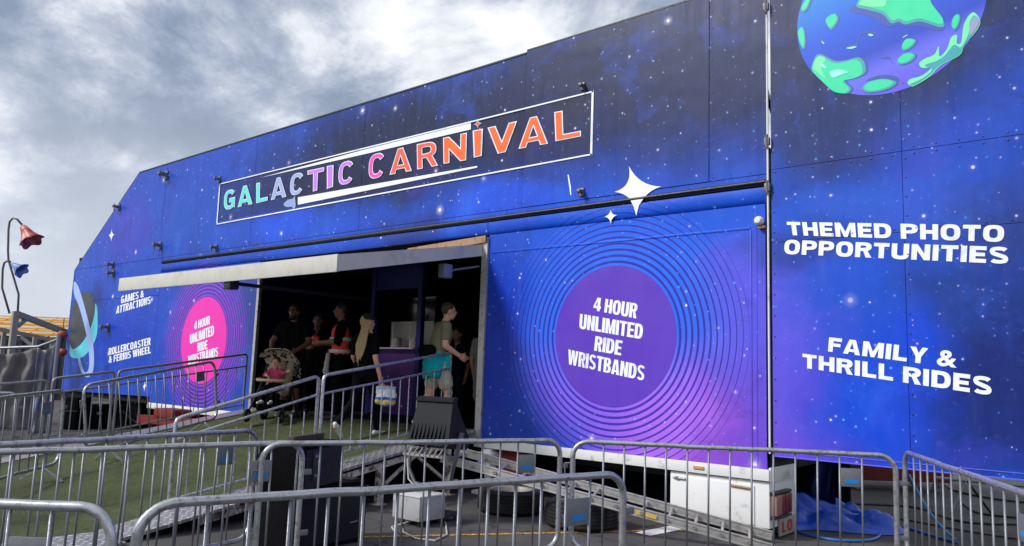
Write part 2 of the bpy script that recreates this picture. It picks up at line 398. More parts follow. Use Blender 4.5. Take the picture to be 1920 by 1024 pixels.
# ------------------------------------------------------------------ printed galaxy vinyl
def galaxy():
    m = bpy.data.materials.new('galaxy_vinyl'); m.use_nodes = True; MATS['galaxy_vinyl'] = m
    g = NT(m.node_tree)
    pos = g.n('ShaderNodeNewGeometry').outputs['Position']
    s = g.n('ShaderNodeSeparateXYZ', ins={0: pos})
    p = g.n('ShaderNodeCombineXYZ', ins={0: s.outputs[0], 1: s.outputs[2], 2: 0.0}).outputs[0]
    wn = g.v('SUBTRACT', g.noise(p, .55, 6, .6)[1], (.5, .5, .5))
    pw = g.v('ADD', p, g.vs(g.v('MULTIPLY', wn, (1, .8, 0)), 1.9))
    col = (*[c for c in lin(24, 74, 190)], 1)
    blobs = [((760,250),6.2,1.5,(18,33,72),1),((1180,120),4.2,1.6,(17,32,74),1),((1420,60),2.6,2.2,(18,36,84),1),((1700,30),2.2,1.5,(27,40,82),1),((1540,230),1.0,.8,(24,44,100),.8),
             ((640,340),3.4,.55,(22,33,66),.9),((340,430),2.6,.9,(24,80,192),.85),((232,430),2.0,1.3,(66,62,190),.65),((520,430),1.3,.5,(26,84,222),.9),((760,420),1.4,.4,(34,48,120),.7),
             ((960,370),1.6,.4,(26,80,220),.9),((1180,470),3.0,1.3,(6,90,228),1),((1120,640),2.3,1.9,(14,82,222),1),((930,650),.9,1.9,(12,52,186),.95),
             ((1370,820),2.1,1.2,(146,76,208),1),((1230,780),1.2,.7,(178,112,244),.9),((1440,620),1.0,1.4,(100,92,232),.9),
             ((1500,800),1.15,1.15,(112,76,216),1),((1470,660),.5,1.0,(92,88,228),.7),((1680,740),1.2,1.3,(10,70,212),1),((1900,700),.85,1.7,(14,34,108),.95),
             ((1630,380),1.1,.5,(32,90,206),.95),((1500,470),.7,.5,(32,60,150),.8),((1570,560),.8,.6,(20,80,206),.9),((1760,560),.9,.5,(24,58,140),.8),((1870,420),.8,.6,(36,56,130),.8),
             ((220,620),3.2,1.5,(12,64,192),.9),((385,640),2.3,1.9,(64,54,180),.8),((472,600),.8,2.0,(46,66,150),.9)]
    for (cx, cy), rx, rz, c, k in blobs:
        X, Z = fp(cx, cy)
        dd = g.v('LENGTH', g.v('MULTIPLY', g.v('SUBTRACT', pw, (X, Z, 0)), (1/rx, 1/rz, 0)))
        col = g.mix(g.step(dd, 1.0, .25, 0, k), col, lin(*c))
    # cloudy nebula texture inside the print
    nb = g.noise(pw, 1.1, 8, .66)[0]; nb2 = g.noise(g.v('ADD', pw, (31, 17, 0)), .7, 7, .62)[0]; fine = g.noise(p, 9, 6, .75)[0]
    col = g.mix(g.step(nb, .5, .72, 0, .5), col, g.mix(.62, col, lin(40, 96, 240), 'SCREEN'))
    col = g.mix(g.step(nb, .48, .28, 0, .42), col, lin(22, 36, 100))
    col = g.mix(g.step(nb2, .56, .76, 0, .3), col, lin(84, 74, 220))
    col = g.mix(g.step(fine, .3, .75, .0, .3), g.mix(.12, col, (.01, .015, .06)), col)
    col = g.mix(g.step(fine, .55, .85, 0, .22), col, lin(120, 140, 250))
    # darker field inside the title frame
    ta, tb = fp(412, 345), fp(1111, 288)
    inx = g.m('MULTIPLY', g.m('GREATER_THAN', s.outputs[0], ta[0]), g.m('LESS_THAN', s.outputs[0], tb[0])); inz = g.m('MULTIPLY', g.m('LESS_THAN', s.outputs[2], ta[1]), g.m('GREATER_THAN', s.outputs[2], tb[1]))
    col = g.mix(g.m('MULTIPLY', g.m('MULTIPLY', inx, inz), .6), col, lin(26, 28, 58))
    # concentric rings round the two discs
    for (cx, cy), R0, lc, spc, N in (((1148.5,629.5), .885, (36,26,150), .0765, 13), ((381,638), .885, (150,62,205), .0765, 11)):
        X, Z = fp(cx, cy)
        dd = g.v('DISTANCE', p, (X, Z, 0))
        q = g.m('DIVIDE', g.m('SUBTRACT', dd, R0), spc)
        fr = g.m('ABSOLUTE', g.m('SUBTRACT', g.m('FRACT', q), .5))
        wd = g.step(q, 0, N, .2, .05) if lc[0] < 100 else g.step(q, 0, N, .27, .1)
        ring = g.m('MULTIPLY', g.m('LESS_THAN', fr, wd), g.m('MULTIPLY', g.m('GREATER_THAN', q, 0), g.step(q, N, N-3, 0, 1)))
        if lc[0] < 100: col = g.mix(g.step(q, 12, 0, 0, .55), col, g.mix(g.step(s.outputs[2], 2.3, 1.2), lin(58, 120, 250), lin(170, 108, 246)))
        else: col = g.mix(g.step(q, 11, 0, 0, .5), col, lin(52, 40, 130))
        col = g.mix(g.m('MULTIPLY', ring, .85), col, lin(*lc))
    # stars
    for sc, rm, thr, tint, gain in ((9.0, .1, .6, (140,160,255), .45), (5.2, .08, .5, (190,190,255), .8), (2.4, .055, .45, (230,222,255), 1.0), (1.0, .042, .5, (255,246,255), 1.0), (4.4, .075, .72, (90,190,255), .75)):
        vo = g.n('ShaderNodeTexVoronoi', voronoi_dimensions='2D', ins={'Vector': g.v('ADD', p, (sc*3.3, sc*1.7, 0)), 'Scale': sc})
        rr = g.n('ShaderNodeSeparateColor', ins={0: vo.outputs['Color']})
        r = g.m('MULTIPLY', g.step(rr.outputs[0], thr, 1.0, .15, 1.0), rm)
        on = g.m('GREATER_THAN', rr.outputs[0], thr)
        k = g.step(vo.outputs['Distance'], r, g.m('MULTIPLY', r, .35))
        halo = g.step(vo.outputs['Distance'], g.m('MULTIPLY', r, 2.6), 0.0, 0, .32 if sc < 1.5 else .06)
        k = g.m('MULTIPLY', g.m('MAXIMUM', k, halo), g.m('MULTIPLY', on, g.m('MULTIPLY', g.step(rr.outputs[1], 0, 1, .35, 1), gain)))
        col = g.mix(k, col, lin(*tint))
    # weathering: faint streaks and dust
    st = g.noise(g.v('MULTIPLY', p, (5, .35, 1)), 1.6, 6, .7)[0]
    col = g.mix(g.step(st, .55, .8, 0, .08), col, lin(110, 120, 150))
    b = g.n('ShaderNodeBsdfPrincipled', ins={'Base Color': col, 'Roughness': g.step(st, .3, .8, .34, .52), 'Specular IOR Level': .28})
    bn = g.n('ShaderNodeBump', ins={'Strength': .35, 'Distance': .03, 'Height': g.noise(pos, 1.3, 2)[0]})
    g.put(b.inputs['Normal'], bn.outputs[0])
    g.t.links.new(b.outputs[0], g.n('ShaderNodeOutputMaterial').inputs[0])
    return m
GAL = galaxy()
def asphalt():
    m = bpy.data.materials.new('asphalt'); m.use_nodes = True
    g = NT(m.node_tree); pos = g.n('ShaderNodeNewGeometry').outputs['Position']
    f = g.noise(pos, 90, 4, .7)[0]; big = g.noise(pos, .7, 6, .62)[0]; crack = g.n('ShaderNodeTexVoronoi', feature='DISTANCE_TO_EDGE', ins={'Vector': g.v('ADD', pos, g.vs(g.noise(pos, 2, 4)[1], .6)), 'Scale': .55})
    c = g.mix(f, (.018, .018, .019), (.105, .1, .096)); c = g.mix(g.step(big, .42, .68, 0, .6), c, (.115, .108, .1)); c = g.mix(g.step(big, .45, .3, 0, .6), c, (.022, .022, .023))
    c = g.mix(g.step(crack.outputs['Distance'], .012, .003, 0, .7), c, (.012, .012, .012))
    b = g.n('ShaderNodeBsdfPrincipled', ins={'Base Color': c, 'Roughness': .85, 'Specular IOR Level': .35})
    g.put(b.inputs['Normal'], g.n('ShaderNodeBump', ins={'Strength': .7, 'Distance': .006, 'Height': f}).outputs[0])
    g.t.links.new(b.outputs[0], g.n('ShaderNodeOutputMaterial').inputs[0]); return m
def turf():
    m = bpy.data.materials.new('turf'); m.use_nodes = True
    g = NT(m.node_tree); pos = g.n('ShaderNodeNewGeometry').outputs['Position']
    f = g.noise(pos, 150, 3, .8)[0]; mid = g.noise(pos, 14, 6, .75)[0]; big = g.noise(g.v('MULTIPLY', pos, (1, .5, 1)), 1.1, 5)[0]
    c = g.mix(g.step(f, .3, .75), lin(38, 48, 28), lin(102, 112, 72)); c = g.mix(g.step(mid, .42, .68, 0, .6), c, lin(102, 104, 78)); c = g.mix(g.step(mid, .45, .3, 0, .5), c, lin(34, 38, 22)); c = g.mix(g.step(big, .5, .75, 0, .6), c, lin(56, 55, 38))
    seam = g.n('ShaderNodeSeparateXYZ', ins={0: pos}); sy = g.m('ABSOLUTE', g.m('SUBTRACT', g.m('FRACT', g.m('MULTIPLY', g.m('ADD', seam.outputs[0], g.m('MULTIPLY', mid, .02)), .52)), .5))
    c = g.mix(g.step(sy, .012, .004, 0, .5), c, lin(38, 40, 22))
    b = g.n('ShaderNodeBsdfPrincipled', ins={'Base Color': c, 'Roughness': .9, 'Specular IOR Level': .2})
    g.put(b.inputs['Normal'], g.n('ShaderNodeBump', ins={'Strength': .9, 'Distance': .012, 'Height': f}).outputs[0])
    g.t.links.new(b.outputs[0], g.n('ShaderNodeOutputMaterial').inputs[0]); return m
def chequer():
    """five-bar tread plate: crossed oblong studs in relief"""
    m = bpy.data.materials.new('tread_plate'); m.use_nodes = True
    g = NT(m.node_tree); pos = g.n('ShaderNodeNewGeometry').outputs['Position']
    s = g.n('ShaderNodeSeparateXYZ', ins={0: pos})
    u = g.m('MULTIPLY', g.m('ADD', s.outputs[0], s.outputs[1]), 9.0); v = g.m('MULTIPLY', g.m('SUBTRACT', s.outputs[0], s.outputs[1]), 9.0)
    par = g.m('ABSOLUTE', g.m('MODULO', g.m('ADD', g.m('FLOOR', u), g.m('FLOOR', v)), 2.0))
    a = g.m('SUBTRACT', g.m('FRACT', u), .5); b_ = g.m('SUBTRACT', g.m('FRACT', v), .5)
    e1 = g.m('ADD', g.m('POWER', g.m('DIVIDE', a, .46), 2.0), g.m('POWER', g.m('DIVIDE', b_, .14), 2.0))
    e2 = g.m('ADD', g.m('POWER', g.m('DIVIDE', b_, .46), 2.0), g.m('POWER', g.m('DIVIDE', a, .14), 2.0))
    e = g.m('ADD', g.m('MULTIPLY', e1, par), g.m('MULTIPLY', e2, g.m('SUBTRACT', 1.0, par)))
    hgt = g.step(e, 1.3, .3)
    gr = g.noise(pos, 5, 6, .7)[0]
    c = g.mix(hgt, lin(150, 148, 150), lin(208, 206, 208)); c = g.mix(g.step(gr, .5, .72, 0, .55), c, lin(110, 102, 92))
    b = g.n('ShaderNodeBsdfPrincipled', ins={'Base Color': c, 'Roughness': .42, 'Metallic': .45})
    g.put(b.inputs['Normal'], g.n('ShaderNodeBump', ins={'Strength': .9, 'Distance': .01, 'Height': hgt}).outputs[0])
    g.t.links.new(b.outputs[0], g.n('ShaderNodeOutputMaterial').inputs[0]); return m
ASPH, TURF, PLATE = asphalt(), turf(), chequer()
RUST = lin(104, 62, 38)
GALV = mat('galvanised_steel', lin(182, 184, 188), .33, .75, .5, var=.14, vscale=9, dirt=lin(112, 96, 82), dirt_amt=.7, dscale=22, bump=.06, bscale=60, world=True)
GALVD = mat('dull_galvanised', lin(132, 134, 140), .48, .55, .5, var=.2, vscale=30, world=True)
WHITEP = mat('white_paint', lin(222, 222, 222), .45, 0, .4, var=.04, dirt=lin(120, 112, 102), dirt_amt=.6, dscale=5, world=True, dlo=.56, dhi=.74)
WHITETXT = mat('white_vinyl', lin(238, 242, 248), .42, 0, .3, var=.04, vscale=3, dirt=lin(176, 182, 200), dirt_amt=.6, dscale=2.2, world=True, dlo=.52, dhi=.75)
BLACKM = mat('black_steel', (.012, .012, .013), .45, 0, .45, var=.3, vscale=12)
BLACKR = mat('black_rubber', (.014, .014, .015), .78, 0, .3, var=.35, vscale=14, dirt=(.07, .063, .055), dirt_amt=.5, dscale=6)
BLACKP = mat('black_plastic', (.006, .006, .007), .85, 0, .04, var=.2, vscale=10, bump=.15, bscale=180)
REDP = mat('red_paint', lin(118, 24, 22), .5, 0, .4, var=.2, dirt=RUST, dirt_amt=.6, dscale=6)
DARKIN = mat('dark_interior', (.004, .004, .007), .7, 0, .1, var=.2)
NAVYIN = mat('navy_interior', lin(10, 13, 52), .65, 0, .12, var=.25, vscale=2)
TRIM = mat('aluminium_trim', lin(190, 190, 188), .4, .6, .5, var=.1, dirt=lin(96, 74, 58), dirt_amt=.6, dscale=9, world=True)
RUSTYW = mat('chipped_white_steel', lin(205, 198, 182), .6, .1, .4, var=.08, dirt=lin(92, 56, 36), dirt_amt=.9, dscale=14, world=True, dlo=.48, dhi=.6)
GREYBOX = mat('grey_enclosure', lin(168, 169, 170), .5, .1, .4, var=.08, vscale=8, dirt=lin(110, 106, 100), dirt_amt=.45, dscale=9, world=True)

# ------------------------------------------------------------------ ground
gb = MB(); gb.add([(-900, -900, 0), (900, -900, 0), (900, 900, 0), (-900, 900, 0)], [(0, 1, 2, 3)])
struct('ground', gb, ASPH)
YEL = mat('worn_yellow_paint', lin(196, 148, 62), .8, 0, .3, dirt=(.06, .058, .055), dirt_amt=1, dscale=26, world=True, dlo=.5, dhi=.56)
WHT = mat('worn_white_paint', lin(214, 214, 212), .75, 0, .3, dirt=(.07, .068, .065), dirt_amt=1, dscale=18, world=True, dlo=.58, dhi=.66)
def strip(name, a, b, w, m, z=.004):
    a = Vector((a.x, a.y, z)); b = Vector((b.x, b.y, z)); t = (b-a).normalized(); n = Vector((-t.y, t.x, 0))*w/2
    mb = MB(); mb.add([a-n, b-n, b+n, a+n], [(0, 1, 2, 3)]); return struct(name, mb, m)
strip('yellow_line', onZ(560, 1010), onZ(1340, 993), .07, YEL)
strip('white_line', onZ(1205, 1003), onZ(1330, 978), .2, WHT, .008)

# ------------------------------------------------------------------ trailer
TL = 'long blue galaxy print show trailer with open doorway and lit title on top'
trailer = thing('show_trailer', 'long trailer wrapped in blue starry print with GALACTIC CARNIVAL lettering and open doorway', 'trailer', (-12.5, 1.3, 0))
def panel(name, poly, m, parent, y0=0.0, y1=.03, label=None):
    n = len(poly); mb = MB()
    mb.add([(x, y0, z) for x, z in poly] + [(x, y1, z) for x, z in poly],
           [tuple(range(n)), tuple(range(2*n-1, n-1, -1))] + [(i, i+n, (i+1) % n+n, (i+1) % n) for i in range(n)])
    return mb.build(name, m, parent, False, label)
XL, XR = -21.8, -3.235
ZF, ZG0, ZG1 = 3.93, 3.80, 3.862
DX0, DX1 = -13.06, -7.38
seams = [fp(302, 440)[0], fp(478, 330)[0], fp(683, 250)[0], fp(985, 180)[0], fp(1330, 120)[0], XR]
ztop = lambda x: 6.09 + (x+18.6)*.0065
G_ = .004
fas = [panel('fascia_panel', [(XL, ZF), (seams[0]-G_, ZF), (seams[0]-G_, ztop(seams[0])), (-18.6, 6.09)], GAL, trailer)]
for i in range(5):
    a, b = seams[i]+G_, seams[i+1]-G_; k = .035 if i >= 3 else 0
    fas.append(panel('fascia_panel', [(a, ZF), (b, ZF), (b, ztop(b)+k), (a, ztop(a)+k)], GAL, trailer, 0 if i != 3 else -.006))
strip_ = []
ux = [-17.06, -13.4, -10.2, -7.0, XR]
for a, b in zip(ux[:-1], ux[1:]):
    panel('header_panel', [(a+.003, ZG1+.004), (b-.003, ZG1+.004), (b-.003, ZF-.006), (a+.003, ZF-.006)], GAL, trailer, .004)
# black gutter, and rounded blue cassette strip under it
mb = MB(); mb.tube([(-17.06, -.01, 3.835), (-12, -.01, 3.832), (XR-.02, -.01, 3.835), (XR+.0, 0.03, 3.80)], .022, 8); mb.box((-17.06, .0, ZG0), (XR, .05, ZG1)); mb.build('gutter', BLACKM, trailer)
prof = [(.02, 3.79), (-.014, 3.775), (-.02, 3.72), (-.014, 3.66), (.0, 3.615), (.02, 3.6)]
mb = MB(); n = len(prof)
for a, b in ((-17.04, -13.0), (-12.99, -7.33), (-7.32, XR-.02)):
    mb.add([(x, y, z) for x in (a, b) for y, z in prof], [(i, i+1, i+1+n, i+n) for i in range(n-1)] + [tuple(range(n)), tuple(range(2*n-1, n-1, -1))])
mb.build('awning_cassette', GAL, trailer)
# lower walls
pR = panel('wall_panel', [(-7.3, .735), (XR-.03, .735), (XR-.03, 3.592), (-7.3, 3.592)], GAL, trailer)
pL = panel('wall_panel', [(-17.055, .735), (-13.13, .735), (-13.13, 3.592), (-17.055, 3.592)], GAL, trailer)
ze = fp(215, 560)[1]
pE = panel('wall_panel', [(XL, .80), (-17.065, .86), (-17.065, ze-.004), (XL, ze-.004)], GAL, trailer)
pE2 = panel('wall_panel', [(XL, ze+.004), (-17.065, ze+.004), (-17.065, ZF-.008), (XL, ZF-.008)], GAL, trailer)
# shallow pressed ridges on the right wall panel
mb = MB(); zr = fp(1407, 428)[1]; xr = fp(1408, 600)[0]
mb.bev((-7.25, -.008, zr-.012), (xr, .002, zr+.012), .004); mb.bev((xr-.008, -.008, .78), (xr+.012, .002, zr-.014), .004); mb.bev((fp(1418, 600)[0], -.006, .78), (fp(1418, 600)[0]+.012, .002, 3.55), .004)
mb.build('pressed_ridge', GAL, pR)
# vertical trims of the doorway
mb = MB(); mb.box((DX1-.03, -.035, .74), (DX1+.075, .03, 3.56)); mb.build('door_trim', TRIM, trailer)
mb = MB(); mb.box((DX0-.065, -.03, .74), (DX0+.01, .03, 3.56)); mb.build('door_trim', TRIM, trailer)
# black top capping (left sheets) and silver end strip
mb = MB()
mb.bar((XL-.01, .015, ZF), (-18.605, .015, 6.1), .05, .025, up=(0, 1, 0)); mb.bar((-18.6, .015, 6.102), (seams[3], .015, ztop(seams[3])+.012), .05, .024)
mb.build('edge_capping', BLACKM, trailer)
mb = MB(); mb.bar((seams[3]+.01, .015, ztop(seams[3])+.048), (XR, .015, ztop(XR)+.048), .05, .02); mb.build('edge_capping', BLACKM, trailer)
mb = MB(); mb.box((XL-.03, -.01, .78), (XL-.004, .05, ZF)); mb.build('corner_strip', mat('pale_blue_edge', lin(96, 130, 205), .4), trailer)
# white sill below the walls
mb = MB(); mb.bev((DX1-.05, -.02, .612), (XR, .06, .731), .006); mb.build('sill', WHITEP, trailer)
mb = MB(); mb.bev((-17.1, -.02, .612), (DX0, .06, .731), .006); mb.build('sill', WHITEP, trailer)
mb = MB(); mb.bev((DX0+.004, -.012, .70), (DX1-.054, .05, .80), .006); mb.build('sill', WHITEP, trailer)
# body shell
mb = MB(); BY = 2.75
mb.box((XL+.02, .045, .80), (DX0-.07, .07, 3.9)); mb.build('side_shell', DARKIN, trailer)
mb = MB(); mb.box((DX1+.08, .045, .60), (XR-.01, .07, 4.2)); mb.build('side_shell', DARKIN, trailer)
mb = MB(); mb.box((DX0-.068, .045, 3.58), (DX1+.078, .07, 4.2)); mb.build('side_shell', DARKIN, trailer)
mb = MB(); mb.box((XL, BY, .0), (XR-.01, BY+.05, 4.2)); mb.build('rear_wall', DARKIN, trailer)  # unseen; carried down to the ground to keep light out under the trailer
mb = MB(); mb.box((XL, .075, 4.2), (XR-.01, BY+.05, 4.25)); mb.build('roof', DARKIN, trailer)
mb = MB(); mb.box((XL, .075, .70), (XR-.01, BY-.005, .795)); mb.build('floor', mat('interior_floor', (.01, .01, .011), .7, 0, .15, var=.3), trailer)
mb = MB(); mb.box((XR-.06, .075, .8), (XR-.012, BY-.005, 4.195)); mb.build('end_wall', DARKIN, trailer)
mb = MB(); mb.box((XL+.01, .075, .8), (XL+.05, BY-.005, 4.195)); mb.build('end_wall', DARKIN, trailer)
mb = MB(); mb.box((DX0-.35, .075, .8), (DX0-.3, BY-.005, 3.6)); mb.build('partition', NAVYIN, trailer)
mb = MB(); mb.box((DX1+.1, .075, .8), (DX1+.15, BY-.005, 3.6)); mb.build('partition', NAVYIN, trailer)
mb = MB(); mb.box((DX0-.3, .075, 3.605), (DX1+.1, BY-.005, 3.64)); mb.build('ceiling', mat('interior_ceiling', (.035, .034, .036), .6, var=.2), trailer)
# chassis
mb = MB(); mb.box((-16.9, .9, .42), (XR-.1, 1.02, .69)); mb.box((-16.9, 2.0, .42), (XR-.1, 2.12, .69))
for x in (-15, -12, -9, -7.0, -5.2): mb.box((x, 1.03, .45), (x+.09, 1.99, .66))
mb.build('chassis', BLACKM, trailer)
mb = MB(); mb.box((-7.2, .1, .3), (-6.6, .2, .69)); mb.build('chassis_plate', REDP, trailer)
# jack leg
mb = MB(); x0 = fp(908, 830)[0]
mb.bev((x0, -.05, .28), (x0+.15, .1, .60), .012); mb.bev((x0-.04, -.09, .50), (x0+.2, .14, .56), .01); mb.bev((x0+.03, -.01, .06), (x0+.11, .06, .30), .01); mb.bev((x0-.08, -.14, .0), (x0+.24, .18, .05), .01)
mb.build('jack_leg', WHITEP, trailer)
# white tool locker
lx0, lx1 = fp(1255, 900)[0], XR-.012
mb = MB(); mb.bev((lx0, .02, .12), (lx1, .75, .6), .012); lk = mb.build('tool_locker', WHITEP, trailer)
mb = MB(); mb.bev((lx0+.03, .006, .14), (lx1-.16, .022, .55), .006); mb.build('locker_door', WHITEP, lk)
mb = MB(); mb.tube([(lx0+.05, -.006, .535), (lx0+.2, -.006, .53)], .012, 8); mb.bev((lx0+.08, -.02, .52), (lx0+.12, .004, .55), .004); mb.build('locker_latch', GALVD, lk)
mb = MB(); mb.tube([(lx1-.42, -.006, .525), (lx1-.2, -.006, .515)], .013, 8); mb.build('locker_latch', mat('rusty_latch', lin(150, 110, 84), .6, .3, var=.2), lk)
mb = MB(); mb.bev((fp(1302, 868)[0], -.034, .655), (fp(1322, 868)[0], -.019, .69), .006); mb.build('marker_lamp', mat('amber_lens', lin(190, 140, 96), .3), trailer)
# rear lamp cluster and plate on the end of the trailer (faces +X)
mb = MB(); mb.bev((XR-.01, .02, .47), (XR+.05, .5, .50), .006); mb.bev((XR-.01, .02, .22), (XR+.05, .5, .245), .006); mb.build('lamp_bracket', BLACKM, trailer)
mb = MB(); mb.bev((XR-.005, .04, .255), (XR+.06, .2, .465), .01); mb.build('rear_lamp', mat('white_lens', lin(140, 104, 92), .4), trailer)
for y in (.21, .31, .41):
    mb = MB(); mb.bev((XR-.005, y, .255), (XR+.055, y+.09, .465), .012); mb.build('rear_lamp', mat('red_lens', lin(120, 20, 18), .3, 0, .5), trailer)
mb = MB(); mb.bev((XR-.01, .0, .60), (XR+.012, .7, .75), .006); mb.build('end_beam', WHITEP, trailer)
mb = MB(); mb.bev((XR-.008, .24, .02), (XR+.012, .72, .2), .004); pl = mb.build('number_board', mat('board_grey', lin(150, 148, 142), .5, var=.1), trailer)
vs, fs = text2d('LO', .55, .2, .2, .12)
me = bpy.data.meshes.new('lettering'); me.from_pydata([(XR+.015, .3+a*.3, .05+b*.12) for a, b in vs], [], fs); link('lettering', me, mat('red_letter', lin(168, 42, 36), .5), pl)
fv = MB()
for sx_ in seams[:-1]:
    for k in range(11):
        for o_ in (-.035, .035): fv.lathe([(.009, 0), (.007, .004), (0, .005)], 6, Matrix.Translation((sx_+o_, -.0005, 4.0+k*.2)) @ Matrix.Rotation(rad(90), 4, 'X'))
for k in range(60): fv.lathe([(.009, 0), (.007, .004), (0, .005)], 6, Matrix.Translation((-17.0+k*.23, -.0005, 3.965)) @ Matrix.Rotation(rad(90), 4, 'X'))
fv.build('rivets', mat('navy_rivet', lin(40, 50, 100), .4, .3), trailer, kind='stuff')
# brackets that lock the folding fascia
def bracket(px, py, s=1.0, flat=False):
    x, z = fp(px, py); mb = MB(); s *= (.9 + random.random()*.2)
    mb.bev((x-.045*s, -.03, z-.07*s), (x+.045*s, .0, z+.07*s), .006); mb.bev((x-.02*s, -.15*s, z-.02*s), (x+.05*s, -.03, z+.03*s), .008); mb.tube([(x, -.11*s, z-.09*s), (x, -.11*s, z+.06*s)], .012*s, 6)
    mb.build('bracket', mat('weathered_bracket', lin(112, 110, 112), .5, .4, var=.3), trailer)
for b in ((313, 329, 1.5), (412, 337, 1.0), (224, 389, 1.1), (301, 461, 1.4), (406, 465, 1.0), (212, 497, 1.1), (213, 513, 1.3), (203, 614, 1.4), (1094, 163, .8), (1092, 361, .8)): bracket(*b)
# security lamp by the hinge line
x, z = fp(1427, 416); mb = MB(); Mx = Matrix.Translation((x, -.06, z)) @ Matrix.Rotation(rad(90), 4, 'X')
mb.lathe([(0, .05), (.03, .045), (.05, .02), (.052, -.01), (.04, -.05), (0, -.055)], 16, Mx); mb.build('dome_lamp', WHITEP, trailer)
mb = MB(); mb.bev((x-.015, -.06, z-.085), (x+.06, .0, z-.05), .006); mb.build('lamp_arm', mat('rusty_latch', (0, 0, 0)), trailer)
# hinge rod between trailer and wing
mb = MB(); mb.tube([(XR+.012, -.02, .9), (XR+.012, -.02, 3.6), (XR+.012, -.02, 6.3)], .012, 8); mb.build('hinge_rod', WHITEP, trailer)
for py in (14, 266, 352):
    x, z = fp(1439, py); mb = MB(); mb.bev((XR-.02, -.05, z-.05), (XR+.04, -.008, z+.04), .006); mb.tube([(XR+.012, -.045, z-.08), (XR+.012, -.045, z+.07)], .016, 8); mb.build('hinge', mat('weathered_bracket', (0, 0, 0)), trailer)

# ---- artwork: discs, lettering
def disc(cx, cy, R, m, parent, name='disc_print'):
    X, Z = fp(cx, cy); pts = [(X+R*math.cos(i*math.pi/48), Z+R*math.sin(i*math.pi/48)) for i in range(96)]
    return printed(name, (pts, [tuple(range(96))]), ident, m, parent, .002)
PURPLE = mat('purple_vinyl', lin(92, 56, 186), .42, 0, .35, var=.07, vscale=1.2, world=True)
PINK = mat('pink_vinyl', lin(234, 50, 176), .42, 0, .35, var=.05, vscale=1.2, world=True)
disc(1148.5, 629.5, .875, PURPLE, pR); disc(381, 638, .885, PINK, pL)
def T(ox, oy, s): return lambda *pts: [(ox+a/s, oy+b/s) for a, b in pts]
c4 = T(980, 480, 2.694); c1 = T(0, 380, 3.9375); c2 = T(0, 620, 3.9375); c6 = T(1420, 260, 3.414); c7 = T(1420, 560, 3.2)
COND = dict(w=.52, t=.2, h=.165, gap=.045); WIDE = dict(w=.98, t=.31, h=.235, gap=.13)
for txt, q in (('4 HOUR', c4((364,208),(583,241),(574,316),(357,274))), ('UNLIMITED', c4((291,292),(611,346),(604,421),(286,366))),
               ('RIDE', c4((369,404),(506,429),(497,503),(361,478))), ('WRISTBANDS', c4((232,472),(621,556),(613,631),(227,546)))):
    printed('lettering', text2d(txt, **COND), quadmap(q), WHITETXT, pR, .004)
for txt, q in (('4 HOUR', c1((1437,880),(1551,834),(1551,897),(1433,940))), ('UNLIMITED', [(356.5,628),(401.5,609.5),(401.5,628.5),(356.5,645)]),
               ('RIDE', c2((1459,92),(1533,70),(1533,136),(1459,156))), ('WRISTBANDS', c2((1390,188),(1613,118),(1611,188),(1388,258)))):
    printed('lettering', text2d(txt, **COND), quadmap(q), WHITETXT, pL, .004)
for txt, q, par in (('GAMES &', c1((897,690),(1066,645),(1064,697),(893,746)), pE2), ('ATTRACTIONS', c1((863,766),(1116,690),(1113,746),(857,822)), pE),
               ('ROLLERCOASTER', c2((805,130),(1113,50),(1113,104),(803,183)), pE), ('& FERRIS WHEEL', c2((805,190),(1115,112),(1115,166),(803,241)), pE)):
    printed('lettering', text2d(txt, **COND), quadmap(q), WHITETXT, par, .004)
# four-pointed stars
def sparkle(px, py, up, dn, lf, rt, m, parent, off=.005):
    c = Vector(fp(px, py)); tips = [Vector(fp(*p)) for p in (up, rt, dn, lf)]; pts = []
    for i in range(4):
        a, b = tips[i], tips[(i+1) % 4]; k = c + ((a-c)+(b-c))*.14
        for j in range(8):
            t = j/8; pts.append(tuple(a*(1-t)**2 + k*2*t*(1-t) + b*t*t))
    return printed('star_print', fill2d([pts]), ident, m, parent, off)
sparkle(1195, 357, (1180, 312), (1195, 404), (1153, 360), (1240, 350), WHITETXT, fas[4], .009)
printed('star_print', fill2d([pxpoly([(1184, 376), (1209, 372), (1200, 386), (1195, 405), (1190, 388)])]), ident, WHITETXT, pR, .026)
sparkle(1147, 406, (1147, 394), (1147, 420), (1135, 407), (1159, 404), WHITETXT, pR, .026)
sparkle(209, 441, (210, 429), (209, 453), (204, 442), (215, 440), WHITETXT, fas[0])
sparkle(271, 724, (273, 714), (271, 735), (268, 725), (275, 723), WHITETXT, pE)
# ringed planet on the left end
PLD = mat('planet_dark', lin(62, 66, 74), .5, var=.35, vscale=1.2); PLC = mat('planet_cyan', lin(96, 214, 230), .45, var=.1); PLR = mat('planet_ring', lin(160, 186, 238), .45, var=.12)
zq = lambda *pts: pxpoly([(x/2.184, y/2.184+375) for x, y in pts])
printed('planet_print', fill2d([smooth_closed(zq((391, 425), (400, 490), (396, 555), (374, 605), (336, 645), (292, 642), (286, 600), (330, 470)))]), ident, PLC, pE, .003)
printed('planet_print', fill2d([smooth_closed(zq((300, 425), (325, 388), (355, 376), (380, 386), (389, 430), (384, 485), (358, 552), (324, 598), (294, 608), (287, 560), (290, 490)))]), ident, PLD, pE, .004)
printed('planet_ring_print', fill2d([smooth_closed(zq((304, 336), (322, 355), (345, 430), (366, 510), (382, 590), (386, 660), (380, 706), (362, 726), (340, 716), (325, 680), (320, 650), (328, 648), (340, 690), (352, 706), (364, 690), (366, 640), (358, 570), (340, 490), (322, 430), (304, 385)), 4)]), ident, PLR, pE, .005)
